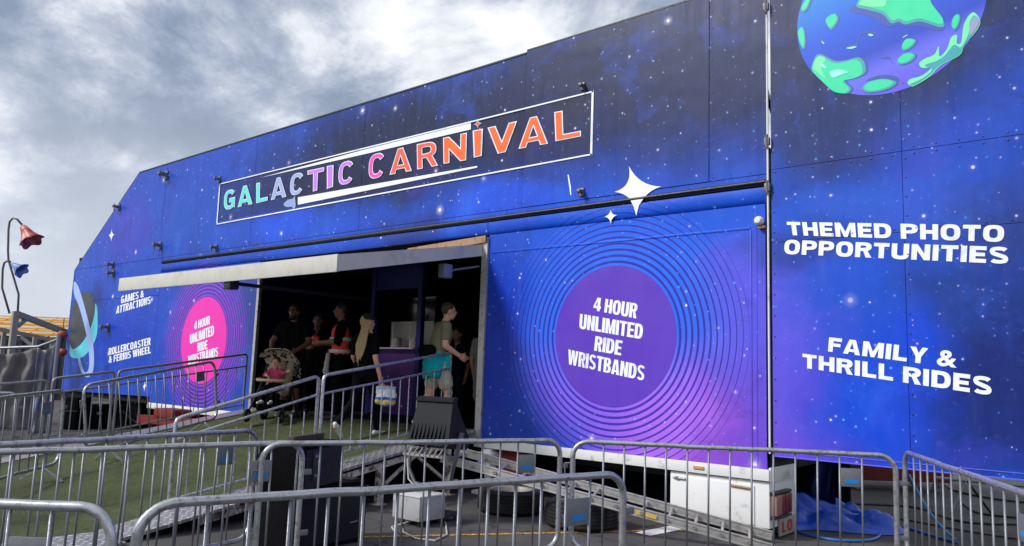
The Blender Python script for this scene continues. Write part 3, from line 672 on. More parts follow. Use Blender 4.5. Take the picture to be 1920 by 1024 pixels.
# scuffs where the vinyl is scratched
for q in ([(1065, 328), (1067, 328), (1071, 350), (1072, 366), (1070, 366), (1068, 350)],): printed('scratch', fill2d([pxpoly(q)]), ident, WHITETXT, fas[3], .009)
# title board: frame lines, speed bars, rocket, letters
tA = T(380, 150, 3.53); tB = T(740, 130, 3.53)
TB = fas[2]
DARKV = mat('title_navy', lin(42, 46, 84), .42, 0, .35, var=.2, vscale=1.1, world=True)
corn = [Vector(fp(*p)) for p in (tA((118, 690))[0], tB((1315, 150))[0], tB((1305, 565))[0], tA((98, 955))[0])]
fr = MB()
for i in range(4):
    a, b = corn[i], corn[(i+1) % 4]; e = (b-a).normalized()*.012
    fr.bar((a.x-e.x, -.012, a.y-e.y), (b.x+e.x, -.012, b.y+e.y), .01, .02 if i in (0, 2) else .032, up=(0, 0, 1) if i in (0, 2) else (1, 0, 0))
fr.build('title_frame', WHITETXT, TB)
SILV = mat('silver_vinyl', lin(226, 230, 240), .4, var=.04, vscale=3)
b1 = [(489, 333.5), (679.4, 282), (883.6, 230), (883.6, 243), (679.4, 290.5)]
printed('speed_bar', fill2d([pxpoly(b1)]), ident, SILV, TB, .009)
b2 = [(559.2, 370.3), (895.6, 311.4), (895.6, 314.6), (559.2, 384.3)]
printed('speed_bar', fill2d([pxpoly(b2)]), ident, SILV, TB, .009)
rk = pxpoly(tA((538, 825), (565, 795), (600, 785), (612, 768), (616, 800), (618, 835), (606, 856), (592, 840), (560, 842)))
printed('rocket_print', fill2d([smooth_closed(rk, 4)]), ident, mat('rocket_vinyl', lin(140, 160, 205), .4), TB, .009)
TEAL, LAV, VIO, PNK, CORAL, ORG = (78, 226, 216), (150, 170, 222), (196, 120, 235), (238, 70, 180), (244, 92, 70), (248, 104, 40)
letters = [('G', tA((150,742),(218,724),(213,845),(145,858)), TEAL), ('A', tA((246,712),(322,697),(328,818),(240,838)), TEAL), ('L', tA((362,688),(432,672),(430,795),(362,812)), TEAL),
  ('A', tA((466,662),(546,642),(552,770),(460,790)), LAV), ('C', tA((590,632),(672,614),(662,745),(583,765)), LAV), ('T', tA((702,605),(803,584),(790,720),(705,742)), VIO), ('I', tA((832,575),(863,570),(860,705),(832,714)), VIO), ('C', tA((910,555),(1003,535),(995,675),(903,695)), VIO),
  ('C', tA((1110,505),(1207,482),(1198,635),(1103,655)), PNK), ('A', tA((1255,472),(1372,442),(1380,598),(1248,622)), CORAL), ('R', tB((155,502),(272,478),(278,635),(158,658)), CORAL), ('N', tB((330,460),(475,428),(470,598),(333,620)), ORG), ('I', tB((530,412),(577,402),(572,570),(535,578)), ORG),
  ('V', tB((628,392),(803,352),(798,528),(628,568)), ORG), ('A', tB((845,340),(1000,305),(1008,488),(833,520)), ORG), ('L', tB((1068,290),(1225,262),(1228,440),(1075,470)), ORG)]
for ch, q, c in letters:
    mt = mat('title_%d_%d_%d' % c, lin(*c), .38, 0, .4, var=.05)
    wf = 1.0 if ch != 'I' else 1
    vf = text2d(ch, .78, .165, .135, 0, 0)
    fn = quadmap(q)
    # pale outline behind, colour in front
    ctr = (.5, .5); W_, cs = glyph(ch, .78, .165, .135)
    big = fill2d(cs, -.036); big = ([(a/W_, b) for a, b in big[0]], big[1])
    big2 = fill2d(cs, .036); big2 = ([(a/W_, b) for a, b in big2[0]], big2[1])
    ex = lambda vf_: max(v[0] for v in vf_[0]) - min(v[0] for v in vf_[0])
    back = big if ex(big) > ex(big2) else big2
    lt = printed('letter', vf, fn, mt, TB, .016)
    printed('letter_outline', back, fn, SILV, TB, .012)
x, z = fp(*tB((553, 362))[0]); q = tB((553, 333), (553, 392), (527, 366), (580, 358))
sparkle(*tB((553, 362))[0], *q, SILV, TB, .011)
q = tB((553, 341), (553, 384), (534, 365), (573, 359)); sparkle(*tB((553, 362))[0], *q, MATS['title_248_104_40'], TB, .015)

# ------------------------------------------------------------------ awning over the doorway
awn = thing('entrance_awning', 'white rigid awning flap propped out over the doorway', 'awning', (-10.2, 0, 3.4))
AY, AZ = -2.54, 2.955; ax0, ax1 = -13.12, -7.42
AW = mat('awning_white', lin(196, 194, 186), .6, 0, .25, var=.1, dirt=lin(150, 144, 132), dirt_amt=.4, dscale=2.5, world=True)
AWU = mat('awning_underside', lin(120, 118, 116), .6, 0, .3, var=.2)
slope = lambda y: 3.46 + (y/AY)*(AZ-3.46)
mb = MB(); mb.add([(ax0, -.02, 3.46), (ax1, -.02, 3.46), (ax1, AY, AZ), (ax0, AY, AZ), (ax0, -.02, 3.43), (ax1, -.02, 3.43), (ax1, AY, AZ-.03), (ax0, AY, AZ-.03)], [(0,1,2,3),(7,6,5,4),(0,4,5,1),(1,5,6,2),(2,6,7,3),(3,7,4,0)]); mb.build('top_sheet', AW, awn)
mb = MB(); mb.bev((ax0-.02, AY-.03, AZ-.2), (ax1+.02, AY+.0, AZ+.012), .008); mb.build('front_valance', AW, awn)
mb = MB()
for i in range(6):
    a, b = i/6, (i+1)/6; y0, y1 = AY*(1-a) - .02*a, AY*(1-b) - .02*b
    for x in (ax1-.01,): mb.add([(x, y0, slope(y0)+.01), (x, y1, slope(y1)+.01), (x, y1, slope(y1)-.19+.03*b), (x, y0, slope(y0)-.19+.03*a), (x+.03, y0, slope(y0)+.01), (x+.03, y1, slope(y1)+.01), (x+.03, y1, slope(y1)-.19+.03*b), (x+.03, y0, slope(y0)-.19+.03*a)], [(0,1,2,3),(7,6,5,4),(0,4,5,1),(3,2,6,7),(0,3,7,4),(1,5,6,2)])
mb.build('side_valance', AW, awn)
mb = MB()
y0, y1 = AY, -.02; x = ax0-.02
mb.add([(x, y0, slope(y0)+.01), (x, y1, slope(y1)+.01), (x, y1, slope(y1)-.16), (x, y0, slope(y0)-.19), (x+.03, y0, slope(y0)+.01), (x+.03, y1, slope(y1)+.01), (x+.03, y1, slope(y1)-.16), (x+.03, y0, slope(y0)-.19)], [(0,1,2,3),(7,6,5,4),(0,4,5,1),(3,2,6,7),(0,3,7,4),(1,5,6,2)]); mb.build('side_valance', AW, awn)
for xx in (-12.4, -11.2, -10.0, -8.8):
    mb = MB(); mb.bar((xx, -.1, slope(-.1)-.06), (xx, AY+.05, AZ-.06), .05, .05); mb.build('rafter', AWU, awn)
p = onY(435, 540, -2.45); mb = MB(); mb.bar((p.x, AY+.06, AZ-.21), (p.x+.02, -.05, 2.75), .03, .05); mb.bev((p.x-.07, AY+.0, AZ-.3), (p.x+.09, AY+.14, AZ-.16), .01); mb.build('stay', BLACKM, awn)
p = onX(840, 508, -7.46); mb = MB(); mb.bev((p.x-.09, p.y-.1, p.z-.1), (p.x+.03, p.y+.06, p.z+.09), .012); mb.tube([p, (p.x, -.03, p.z+.14)], .016, 8); mb.build('stay', GALVD, awn)
mb = MB(); mb.bar((ax1-1.5, -.08, 3.46), (ax1+.1, -.06, 3.53), .012, .1); mb.build('hinge_strip', mat('rusty_strip', lin(156, 124, 98), .7, .2, var=.25, vscale=12, dirt=lin(80, 54, 40), dirt_amt=.8, dscale=9), awn)

# ------------------------------------------------------------------ wing wall
wing = thing('wing_wall', 'tall fold-out wall with planet picture and THEMED PHOTO OPPORTUNITIES lettering', 'wall panel', (-1.0, 0, .9))
WX = [XR+.04, fp(1697, 500)[0], -.78, 1.7]
zs = [.885, fp(1560, 446)[1], 3.965, 6.35]
cells = {}
for i in range(3):
    for j in range(3):
        a, b = WX[i]+.0025, WX[i+1]-.0025; c, d_ = zs[j]+(.0 if j == 0 else .0025), zs[j+1]-.0025
        cells[i, j] = panel('wing_panel', [(a, c), (b, c), (b, d_), (a, d_)], GAL, wing, -.002*(j == 2))
mb = MB(); mb.box((WX[0], .034, .9), (1.69, .06, 6.34)); mb.build('backing', DARKIN, wing)
mb = MB(); mb.bev((WX[0], -.01, .872), (1.7, .05, .884), .003); mb.bev((WX[0], -.006, .93), (1.7, .0, .938), .002); mb.build('bottom_rail', mat('violet_rail', lin(92, 96, 220), .4, var=.1), wing)
for x in (.9,):
    mb = MB(); mb.box((x, .062, .0), (x+.08, .14, 6.0)); mb.bar((x+.04, .1, 4.5), (x+.04, 2.4, .02), .06, .06); mb.build('rear_strut', GALVD, wing)
rv = MB()
def rivets(x0, z0, x1, z1, step=.19):
    n = max(1, int(math.hypot(x1-x0, z1-z0)/step))
    for i in range(n+1):
        x = x0+(x1-x0)*i/n; z = z0+(z1-z0)*i/n; rv.lathe([(.010, 0), (.008, .004), (0, .006)], 6, Matrix.Translation((x, -.001, z)) @ Matrix.Rotation(rad(90), 4, 'X'))
for z in (3.93, 4.0): rivets(WX[0]+.05, z, 1.0, z)
for z in (zs[1]+.03,): rivets(WX[0]+.05, z, 1.0, z)
for x in (WX[1]+.03, WX[2]-.03): rivets(x, 1.0, x, 6.2)
rivets(WX[0]+.03, 1.0, WX[0]+.03, 6.2, .22)
rv.build('rivets', mat('navy_rivet', lin(40, 50, 100), .4, .3), wing, kind='stuff')
for py in (288,):
    z = fp(1915, py)[1]; mb = MB(); mb.bev((-.82, -.05, z-.12), (-.74, -.004, z+.12), .008); mb.tube([(-.78, -.05, z-.15), (-.78, -.05, z+.15)], .02, 8); mb.build('hinge', mat('weathered_bracket', (0, 0, 0)), wing)
for txt, q, par in (('THEMED PHOTO', c6((188,533),(1583,556),(1577,662),(200,618)), cells[0, 1]), ('OPPORTUNITIES', c6((177,648),(1613,695),(1608,803),(171,738)), cells[0, 0]),
               ('FAMILY &', c7((432,232),(1206,318),(1196,417),(424,317)), cells[0, 0]), ('THRILL RIDES', c7((272,330),(1412,473),(1408,582),(272,414)), cells[0, 0])):
    printed('lettering', text2d(txt, **WIDE), quadmap(q), WHITETXT, par, .005)
# cartoon planet
E5 = T(1420, 0, 3.658)
def ocean():
    m = bpy.data.materials.new('ocean_vinyl'); m.use_nodes = True; g = NT(m.node_tree)
    s = g.n('ShaderNodeSeparateXYZ', ins={0: g.n('ShaderNodeNewGeometry').outputs['Position']})
    X0, Z0 = fp(1668, 10)
    f = g.m('ADD', g.m('MULTIPLY', g.m('SUBTRACT', s.outputs[2], Z0-.9), .62), g.m('MULTIPLY', g.m('SUBTRACT', s.outputs[0], X0), -.16))
    c = g.ramp(f, [(.0, lin(100, 90, 224)), (.16, lin(104, 108, 236)), (.3, lin(34, 70, 194)), (.55, lin(10, 88, 218)), (.85, lin(16, 132, 216))])
    b = g.n('ShaderNodeBsdfPrincipled', ins={'Base Color': c, 'Roughness': .42, 'Specular IOR Level': .35})
    g.t.links.new(b.outputs[0], g.n('ShaderNodeOutputMaterial').inputs[0]); return m
wp = cells[0, 2]
RE = .905; X0, Z0 = fp(1668, 176); Z0 += RE+.005; X0 -= .015
pts = [(X0+RE*math.cos(i*math.pi/60), Z0+RE*math.sin(i*math.pi/60)) for i in range(120)]
printed('planet_print', (pts, [tuple(range(120))]), ident, ocean(), wp, .005)
LAND = mat('land_green', lin(22, 216, 160), .42, var=.12, vscale=1.6, world=True); LANDL = mat('land_light', lin(112, 232, 168), .42); LANDD = mat('land_shade', lin(48, 160, 172), .42); SHAD = mat('planet_line', lin(40, 72, 170), .42); GLINT = mat('land_glint', lin(150, 240, 225), .42)
def blob(pts, m, off, n=6): printed('land_print', fill2d([smooth_closed(pxpoly(E5(*pts)), n)]), ident, m, wp, off)
def blob_scaled(pts, k, dx, dy):
    cx = sum(p[0] for p in pts)/len(pts); cy = sum(p[1] for p in pts)/len(pts)
    return [(cx+(p[0]-cx)*k+dx, cy+(p[1]-cy)*k+dy) for p in pts]
big = [(680, 40), (760, -60), (1000, -160), (1160, -60), (1200, 40), (1280, 150), (1260, 190), (1120, 150), (1020, 170), (970, 150), (920, 162), (860, 100), (760, 70)]
sw = [(372, 470), (400, 390), (440, 375), (530, 420), (610, 415), (690, 396), (735, 430), (740, 500), (680, 535), (600, 556), (645, 610), (610, 643), (530, 630), (450, 560), (400, 510)]
ne = [(1032, 570), (1050, 545), (1130, 520), (1190, 470), (1130, 468), (1112, 435), (1150, 405), (1215, 375), (1245, 320), (1252, 388), (1300, 340), (1330, 260), (1370, 243), (1370, 300), (1400, 290), (1415, 180), (1450, 110), (1490, 88), (1530, 150), (1500, 220), (1420, 310), (1390, 380), (1260, 450), (1180, 530), (1080, 590), (1050, 590)]
small = [[(467, 145), (500, 105), (540, 97), (556, 140), (520, 195), (500, 203)], [(280, 230), (297, 188), (322, 200), (332, 290), (320, 338), (298, 310)], [(990, 330), (1010, 280), (1050, 265), (1090, 282), (1060, 325), (1010, 350)], [(960, 420), (1000, 375), (1060, 364), (1086, 385), (1050, 425), (985, 445)],
         [(718, 612), (760, 565), (860, 542), (940, 555), (950, 580), (880, 618), (770, 636)], [(1332, 170), (1350, 115), (1380, 98), (1393, 130), (1375, 185), (1350, 208)], [(302, 70), (330, 10), (380, -40), (350, 50), (322, 82)]]
blob([(632, 75), (680, 30), (760, -60), (1000, -160), (1160, -60), (1210, 40), (1285, 170), (1250, 214), (1110, 180), (1020, 182), (960, 172), (895, 186), (810, 128), (720, 100)], SHAD, .0065)
blob(big, LANDD, .008); blob(blob_scaled(big, .96, 4, -16), LAND, .0095); blob([(700, 30), (770, -30), (870, -40), (880, 40), (800, 50), (740, 44)], LANDL, .011)
blob(blob_scaled(sw, 1.02, 14, -2), SHAD, .0065); blob(sw, LANDD, .008); blob(blob_scaled(sw, .93, -8, 8), LAND, .0095); blob([(385, 465), (408, 400), (440, 388), (470, 410), (440, 470), (470, 540), (420, 500)], LANDL, .011); blob([(505, 490), (560, 480), (628, 495), (590, 510), (530, 535), (505, 520)], GLINT, .0125); blob([(428, 430), (445, 432), (478, 468), (462, 472), (438, 455)], GLINT, .0125)
blob(ne, LANDL, .008, 5)
ne2 = [(1050, 580), (1140, 535), (1200, 480), (1150, 450), (1230, 420), (1290, 380), (1350, 310), (1400, 325), (1450, 230), (1460, 150), (1490, 110), (1526, 152), (1490, 225), (1415, 312), (1385, 378), (1255, 446), (1172, 526), (1080, 584)]
blob(ne2, LANDD, .0095, 5); blob([(1462, 165), (1490, 118), (1522, 150), (1490, 215), (1455, 245)], mat('land_grey', lin(150, 150, 190), .42), .011)
blob([(745, 560), (800, 528), (880, 515), (960, 528), (972, 558), (920, 548), (850, 540)], SHAD, .0065)
for s_ in small:
    blob(blob_scaled(s_, 1.06, 8, 3), SHAD, .0065); blob(s_, LANDD, .008); blob(blob_scaled(s_, .84, -3, -3), LAND, .0095)
for s_ in ([(420, 205), (430, 250), (455, 290), (440, 305), (425, 265)], [(585, 328), (640, 310), (680, 300), (700, 235), (740, 216), (810, 222), (842, 265), (800, 236), (740, 230), (705, 250), (690, 315), (640, 325)], [(840, 380), (850, 398), (905, 390), (925, 440), (915, 408), (850, 405)]): blob(s_, SHAD, .0065, 4)
for s_ in ([(610, 332), (650, 322), (685, 322), (650, 336)], [(760, 236), (780, 234), (798, 244), (775, 250)], [(442, 280), (462, 300), (452, 302)], [(995, 262), (1015, 246), (1036, 240), (1015, 254)]): blob(s_, GLINT, .008, 4)

# fascia back frame: steel posts that hold the folding title boards up
for x in (-18.2, -15.6, -13.0, -10.4, -7.8, -5.2, -3.5):
    mb = MB(); mb.bar((x, .1, 3.9), (x, .1, min(6.0, ztop(x)-.08) if x > -18.5 else 5.9), .06, .06, up=(0, 1, 0)); mb.bar((x, .12, 5.6), (x, 1.6, 4.26), .05, .05); mb.build('fascia_post', GALVD, trailer)

# ------------------------------------------------------------------ entrance ramp
RS = .168; RZ0 = .84
deck = lambda y: max(.03, RZ0 + RS*y)
ramp = thing('entrance_ramp', 'wide green artificial turf ramp with metal tread plate edges up to the doorway', 'ramp', (-10.2, -2.5, 0))
def slab(x0, x1, y0, y1, m, name, dz=0.0, th=.05, par=ramp, nx=1):
    mb = MB(); N = 1
    mb.add([(x, y, deck(y)+dz+o) for o in (0, -th) for x, y in ((x0, y0), (x1, y0), (x1, y1), (x0, y1))], [(0,1,2,3),(7,6,5,4),(0,4,5,1),(1,5,6,2),(2,6,7,3),(3,7,4,0)])
    return mb.build(name, m, par, False)
YB = (.03-RZ0)/RS
tx0, tx1 = -12.55, -7.82
for y0, y1 in ((YB, -2.4), (-2.395, -.03)):
    slab(tx0, tx1, y0, y1, TURF, 'turf_section', .0)
slab(tx0, tx1, -8.4, YB-.005, TURF, 'turf_section', .0, .026)
for y0, y1 in ((YB, -3.65), (-3.64, -2.3), (-2.29, -1.1), (-1.09, -.03)):
    slab(tx1+.004, -7.4 if y1 > -3.6 else -7.32, y0, y1, PLATE, 'tread_plate', .012, .03)
    slab(-13.0, tx0-.004, y0, y1, PLATE, 'tread_plate', .012, .03)
slab(tx1+.004, -7.2, -7.6, YB-.006, PLATE, 'tread_plate', .0, .02); slab(-13.0, tx0-.004, -8.0, YB-.006, PLATE, 'tread_plate', .0, .02)
# steel frame below
for x in (-7.45, -9.2, -11.0, -12.9):
    mb = MB(); mb.bar((x, -4.0, deck(-4.0)-.09), (x, -.1, deck(-.1)-.09), .05, .07)
    if x == -7.45:
        mb.bar((x, -3.2, .16), (x, -.3, .17), .04, .04)
        for a, b in ((-2.9, -2.3), (-1.7, -2.3), (-1.7, -1.1), (-.5, -1.1)): mb.bar((x, a, .17), (x, b, deck(b)-.1), .035, .035)
    mb.build('beam', RUSTYW, ramp)
for x in (-7.45, -10.1, -12.9):
    for y in (-2.9, -1.7, -.5):
        mb = MB(); mb.bar((x, y, .0), (x, y, deck(y)-.12), .06, .06); mb.bev((x-.08, y-.08, 0), (x+.08, y+.08, .012), .003); mb.build('leg', RUSTYW, ramp)

# ------------------------------------------------------------------ ramp handrails (welded tube panels that follow the slope)
def handrail(label, x, ya, yb, ha=1.08, hb=1.08, nb=9, m=GALV, r=.021):
    M = Matrix.Translation((x, ya, deck(ya))); t = thing('ramp_handrail', label, 'handrail', M, 'handrails along the ramp')
    P = lambda y, h: Vector((x, y, deck(y)+h))
    c = .05; s_ = 1 if yb > ya else -1
    pts = [P(ya, .0), P(ya, ha-c), P(ya+s_*c*.3, ha-c*.3), P(ya+s_*c, ha), P(yb-s_*c, hb), P(yb-s_*c*.3, hb-c*.3), P(yb, hb-c), P(yb, 0)]
    MB().tube(pts, r, 10).build('frame', m, t)
    MB().tube([P(ya, ha-.22), P(yb, hb-.22)], .015, 8).build('rail', m, t)
    MB().tube([P(ya, .1), P(yb, .1)], .015, 8).build('rail', m, t)
    for i in range(1, nb+1):
        y = ya+(yb-ya)*i/(nb+1); MB().tube([P(y, .1), P(y, ha-.22)], .0085, 6).build('bar', m, t)
    return t
handrail('long handrail on the near edge of the ramp, upper length beside the doorway', -7.83, -2.33, -.14, 1.09, 1.09, 13)
handrail('handrail on the near edge of the ramp, lower length running down to the turf foot', -7.83, -4.14, -2.40, .92, 1.09, 9)
handrail('far edge ramp handrail in front of the pink disc', -12.98, -2.5, -.22, 1.04, 1.02, 11, GALVD)
handrail('short far edge ramp handrail in front of the ringed planet', -12.98, -3.46, -2.57, 1.06, 1.04, 5, GALVD)
handrail('lowest far edge ramp handrail beside the hanging grey tarpaulin', -12.98, -5.6, -3.54, 1.05, 1.05, 10, GALVD)

# ------------------------------------------------------------------ crowd barriers
STICK = mat('blue_sticker', lin(24, 130, 214), .45, var=.15, vscale=60)
def make_barrier(L=2.45, H=1.1):
    t = thing('crowd_barrier', 'x', 'barrier', (0, 0, 0), 'steel crowd barriers')
    z0, R_, r = .17, .13, .0205
    pts = []
    for cx, cz, a0 in ((L-R_-r, H-r-R_, 90), (L-R_-r, z0+R_, 0), (R_+r, z0+R_, -90), (R_+r, H-r-R_, -180)):
        for k in range(9): a = rad(a0-k*90/8); pts.append((cx+R_*math.cos(a), 0, cz+R_*math.sin(a)))
        if a0 in (0, -180):          # long rails: slightly bowed and knocked about
            s_ = -1 if a0 == 0 else 1; zr_ = z0 if a0 == 0 else H-r
            for k in range(1, 14):
                u = k/14; x_ = (L/2 - s_*(L/2-R_-r)) + s_*(L-2*R_-2*r)*u; pts.append((x_, random.uniform(-.0035, .0035), zr_ + random.uniform(-.0035, .002) - (.005 if k in (5, 6) else 0)))
    MB().tube(pts, r, 12, closed=True).build('frame', GALV, t, local=True, smooth=True)
    n = 15; bar = MB().tube([(0, 0, z0), (0, 0, H-r)], .0078, 8).mesh('bar', True); bar.materials.append(GALVD)
    xs = [.1 + (L-.2)*i/(n-1) for i in range(n)]
    for i, x in enumerate(xs):
        if i in (0, n-1): continue
        o = link('bar', bar, None, t, local=True); o.location = (x, 0, 0)
    xa, xb = xs[-3], xs[-2]
    pl = MB().bev((xa+.006, -.005, H-.29), (xb-.006, .003, H-.14), .0015).build('plate', GALVD, t, local=True)
    MB().box((xa+.04, -.0075, H-.262), (xb-.03, -.0045, H-.232)).build('sticker', STICK, pl, local=True)
    for x in (.34, L-.34):
        mb = MB()
        mb.bar((x, 0, z0), (x, -.28, .012), .03, .024); mb.bar((x+.032, 0, z0), (x+.032, .28, .012), .03, .024)
        mb.build('foot', GALV, t, local=True)
    for z in (.42, .86): MB().bev((L-.012, -.006, z-.02), (L+.06, .006, z+.02), .002).build('lug', GALVD, t, local=True)
    for z in (.42, .86):
        mb = MB(); mb.tube([(.02, 0, z+.03), (-.035, 0, z+.03), (-.04, 0, z+.025), (-.04, 0, z-.06), (-.035, 0, z-.066), (.02, 0, z-.066)], .006, 6)
        mb.build('hook', GALVD, t, local=True)
    return t
def bplace(a, b, base_a=0.0, base_b=0.0, L=2.45, anchor='b', flip=False):
    """barrier between two ground points; anchored at one end, true length kept"""
    a = Vector((a[0], a[1], base_a)); b = Vector((b[0], b[1], base_b)); x = (b-a).normalized()
    if anchor == 'b': a = b - x*L
    M = frame(a, x)
    return M
def top(px, py, z=1.08): p = onZ(px, py, z); return (p.x, p.y)
BP = make_barrier(); first = [True]
def barrier(label, M):
    M = M @ Matrix.Rotation(rad(random.uniform(-1.6, 1.6)), 4, 'X')
    if first[0]: first[0] = False; BP.matrix_world = M; WM[BP.name] = M; BP['label'] = label; return BP
    return copy_tree(BP, M, label)
def fitA(a, b):
    a, b = Vector(a).to_3d(), Vector(b).to_3d(); return frame(a, b-a) @ Matrix.Diagonal(((b-a).length/2.45, 1, 1, 1))
barrier('nearest crowd barrier, whole top rail across the bottom centre', fitA(top(250, 946), top(1172, 887)))
barrier('crowd barrier cut off by the lower left corner with blank plate', bplace(top(0, 944), top(226, 952)))
barrier('crowd barrier in front of the black loudspeakers and floodlight', fitA(top(487, 832), top(1054, 825)))
barrier('crowd barrier at left whose rounded end overlaps the loudspeakers', bplace(top(0, 847), top(574, 829)))
barrier('crowd barrier crossing the foot of the turf ramp, middle row at the left', bplace(top(0, 833), top(484, 806)))
a, b = Vector(top(1070, 826)), Vector(top(1682, 838, 1.15))
barrier('crowd barrier in front of the white locker and ladder', fitA(a, b))
barrier('crowd barrier at the right edge running towards the viewer beside blue hose', frame((top(1694, 846)[0], top(1694, 846)[1], 0), (Vector(top(1915, 923))-Vector(top(1694, 846))).to_3d()) @ Matrix.Diagonal((1.25, 1, 1, 1)))
barrier('crowd barrier whose rail just shows in the lower right corner', frame((*top(1872, 1018), 0), (.8, -.35, 0)))
def on_ramp(label, p, q):
    a = Vector((p[0], p[1], deck(p[1]))); b = Vector((q[0], q[1], deck(q[1]))); m_ = (a+b)/2; x = (b-a).normalized()
    return barrier(label, frame(m_-x*1.225, x))
on_ramp('crowd barrier standing on the turf in front of the pink disc', (-10.9, -3.8), (-11.75, -1.3))
on_ramp('crowd barrier standing on the turf at the left edge beside the tarpaulin', (-9.3, -6.1), (-10.8, -4.05))
p = at(0, 752, 11.0); q = at(36, 752, 11.9)
barrier('small far crowd barrier at the left edge under the tarpaulin', bplace((p.x-1.0, p.y-.8), (q.x, q.y)))

# ------------------------------------------------------------------ black loudspeakers
def cab(name, label, FL, FR, dep_, h, z0, group):
    FL = Vector((FL.x, FL.y, z0)); x = Vector((FR.x-FL.x, FR.y-FL.y, 0)); w = x.length; M = frame(FL, x)
    t = thing(name, label, 'loudspeaker', M, group)
    MB().bev((0, 0, 0), (w, dep_, h), .018).build('cabinet', BLACKP, t, local=True)
    mb = MB(); mb.bev((.03, -.012, .04), (w-.03, .0, h-.04), .006); gr = mb.build('grille', mat('speaker_grille', (.01, .01, .014), .5, .3, .5, bump=.8, bscale=420), t, local=True)
    for i in range(5):
        a = i*2*math.pi/5; MB().lathe([(0, .01), (.008, .008), (.01, 0)], 8, Matrix.Translation((w*.62+.07*math.cos(a), -.012, h*.42+.07*math.sin(a))) @ Matrix.Rotation(rad(90), 4, 'X')).build('bolt', BLACKM, gr, local=True)
    return t, M, w
FL, FR = onZ(545, 917, .57), onZ(690, 900, .57)
t1, M1, w1 = cab('loudspeaker', 'large black bass loudspeaker cabinet standing on the ground, lower of two', FL, FR, .42, .57, 0, 'black loudspeakers')
for x in (.1, w1-.1): MB().bev((x-.05, .05, .572), (x+.05, .36, .585), .004).build('corner_pad', BLACKR, t1, local=True)
MB().tube([(w1*.75, -.03, .2), (w1*.8, -.04, .205), (w1*.86, -.03, .21)], .006, 6).build('handle', GALVD, t1, local=True)
FL, FR = onZ(571, 836, .99), onZ(646, 824, .99)
t2, M2, w2 = cab('loudspeaker', 'smaller black loudspeaker on top of the bass cabinet, with hanging bar', FL, FR, .42, .4, .588, 'black loudspeakers')
MB().bev((w2*.18, -.022, .1), (w2*.3, -.01, .34), .004).build('fixing_strip', BLACKM, t2, local=True)
for z in (.14, .3): MB().lathe([(0, .012), (.012, .01), (.014, 0)], 10, Matrix.Translation((w2*.24, -.022, z)) @ Matrix.Rotation(rad(90), 4, 'X')).build('bolt', GALVD, t2, local=True)
mb = MB(); mb.bev((w2*.0, .1, .42), (w2*.72, .16, .47), .004); mb.bev((w2*.0, .1, .39), (w2*.06, .16, .43), .004); mb.bev((w2*.64, .1, .39), (w2*.7, .16, .43), .004); mb.build('hanging_bar', mat('rusty_bar', lin(74, 62, 54), .7, .3, var=.3, vscale=20), t2, local=True)

# ------------------------------------------------------------------ floodlight
c = at(818, 812, 8.7); xdir = (RT - FW*.55)
M = frame((c.x, c.y, 0), (xdir.x, xdir.y, 0))
fl = thing('floodlight', 'big black floodlight with ribbed back on a steel yoke beside the doorway', 'floodlight', M)
FH = mat('floodlight_black', (.02, .021, .024), .7, 0, .12)
zb = c.z
prof = [(-.02, -.16), (-.17, -.12), (-.05, .34), (.0, .38), (.3, -.1), (.22, -.18)]       # (y, z) side outline: sloping back, lens side away
def prism(pf, x0, x1, taper=.0):
    n = len(pf); mb = MB(); mb.add([(x0+(taper if z > .2 else 0), y, z+zb) for y, z in pf] + [(x1-(taper if z > .2 else 0), y, z+zb) for y, z in pf], [tuple(range(n)), tuple(range(2*n-1, n-1, -1))] + [(i, i+n, (i+1) % n+n, (i+1) % n) for i in range(n)]); return mb
prism(prof, -.27, .27, .035).build('housing', FH, fl, local=True)
prism([(-.07, .35), (.02, .35), (.03, .4), (-.07, .39)], -.25, .25).build('top_lip', FH, fl, local=True)
for i in range(9):
    x = -.235 + i*.052
    mb = MB(); mb.add([(x, -.145, zb-.02), (x+.018, -.145, zb-.02), (x+.018, -.105, zb+.12), (x, -.105, zb+.12), (x, -.21, zb-.12), (x+.018, -.21, zb-.12), (x+.018, -.118, zb+.10), (x, -.118, zb+.10), (x, -.16, zb-.14), (x+.018, -.16, zb-.14)], [(4,5,6,7),(4,7,3,0),(5,1,2,6),(0,1,9,8),(4,8,9,5)]); mb.build('rib', FH, fl, local=True)
mb = MB(); mb.bev((-.3, -.2, zb-.25), (.22, .0, zb-.225), .006)
for i in range(8): mb.bar((-.28+i*.066, -.205, zb-.23), (-.25+i*.066, -.17, zb-.15), .022, .012)
mb.build('ballast_tray', mat('pale_tray', lin(158, 156, 152), .5, .3, var=.2, vscale=20), fl, local=True)
YK = mat('yoke_grey', lin(112, 113, 116), .45, .4, var=.15)
MB().tube([(-.33, .02, zb-.02), (-.34, .0, zb-.18), (-.33, -.03, zb-.4), (-.24, -.03, zb-.56), (-.05, -.03, zb-.6)], .022, 8).build('yoke_arm', YK, fl, local=True)
mb = MB(); mb.bar((.31, .05, zb+.02), (.22, -.02, zb-.5), .02, .07, up=(0, 1, 0)); mb.bar((.22, -.02, zb-.5), (.02, -.03, zb-.61), .02, .07, up=(0, 1, 0)); mb.build('yoke_arm', YK, fl, local=True)
mb = MB(); mb.bev((-.05, -.05, .05), (.2, .2, .1), .01); mb.bar((.02,0,.15),(.02,-.02,zb-.58),.06); mb.build('base_case', mat('base_grey', lin(60, 60, 62), .6, .1, var=.2), fl, local=True)
for x in (-.03, .18):
    for y in (-.03, .18): MB().tube([(x, y, 0), (x, y, .06)], .02, 8).build('foot', BLACKM, fl, local=True)
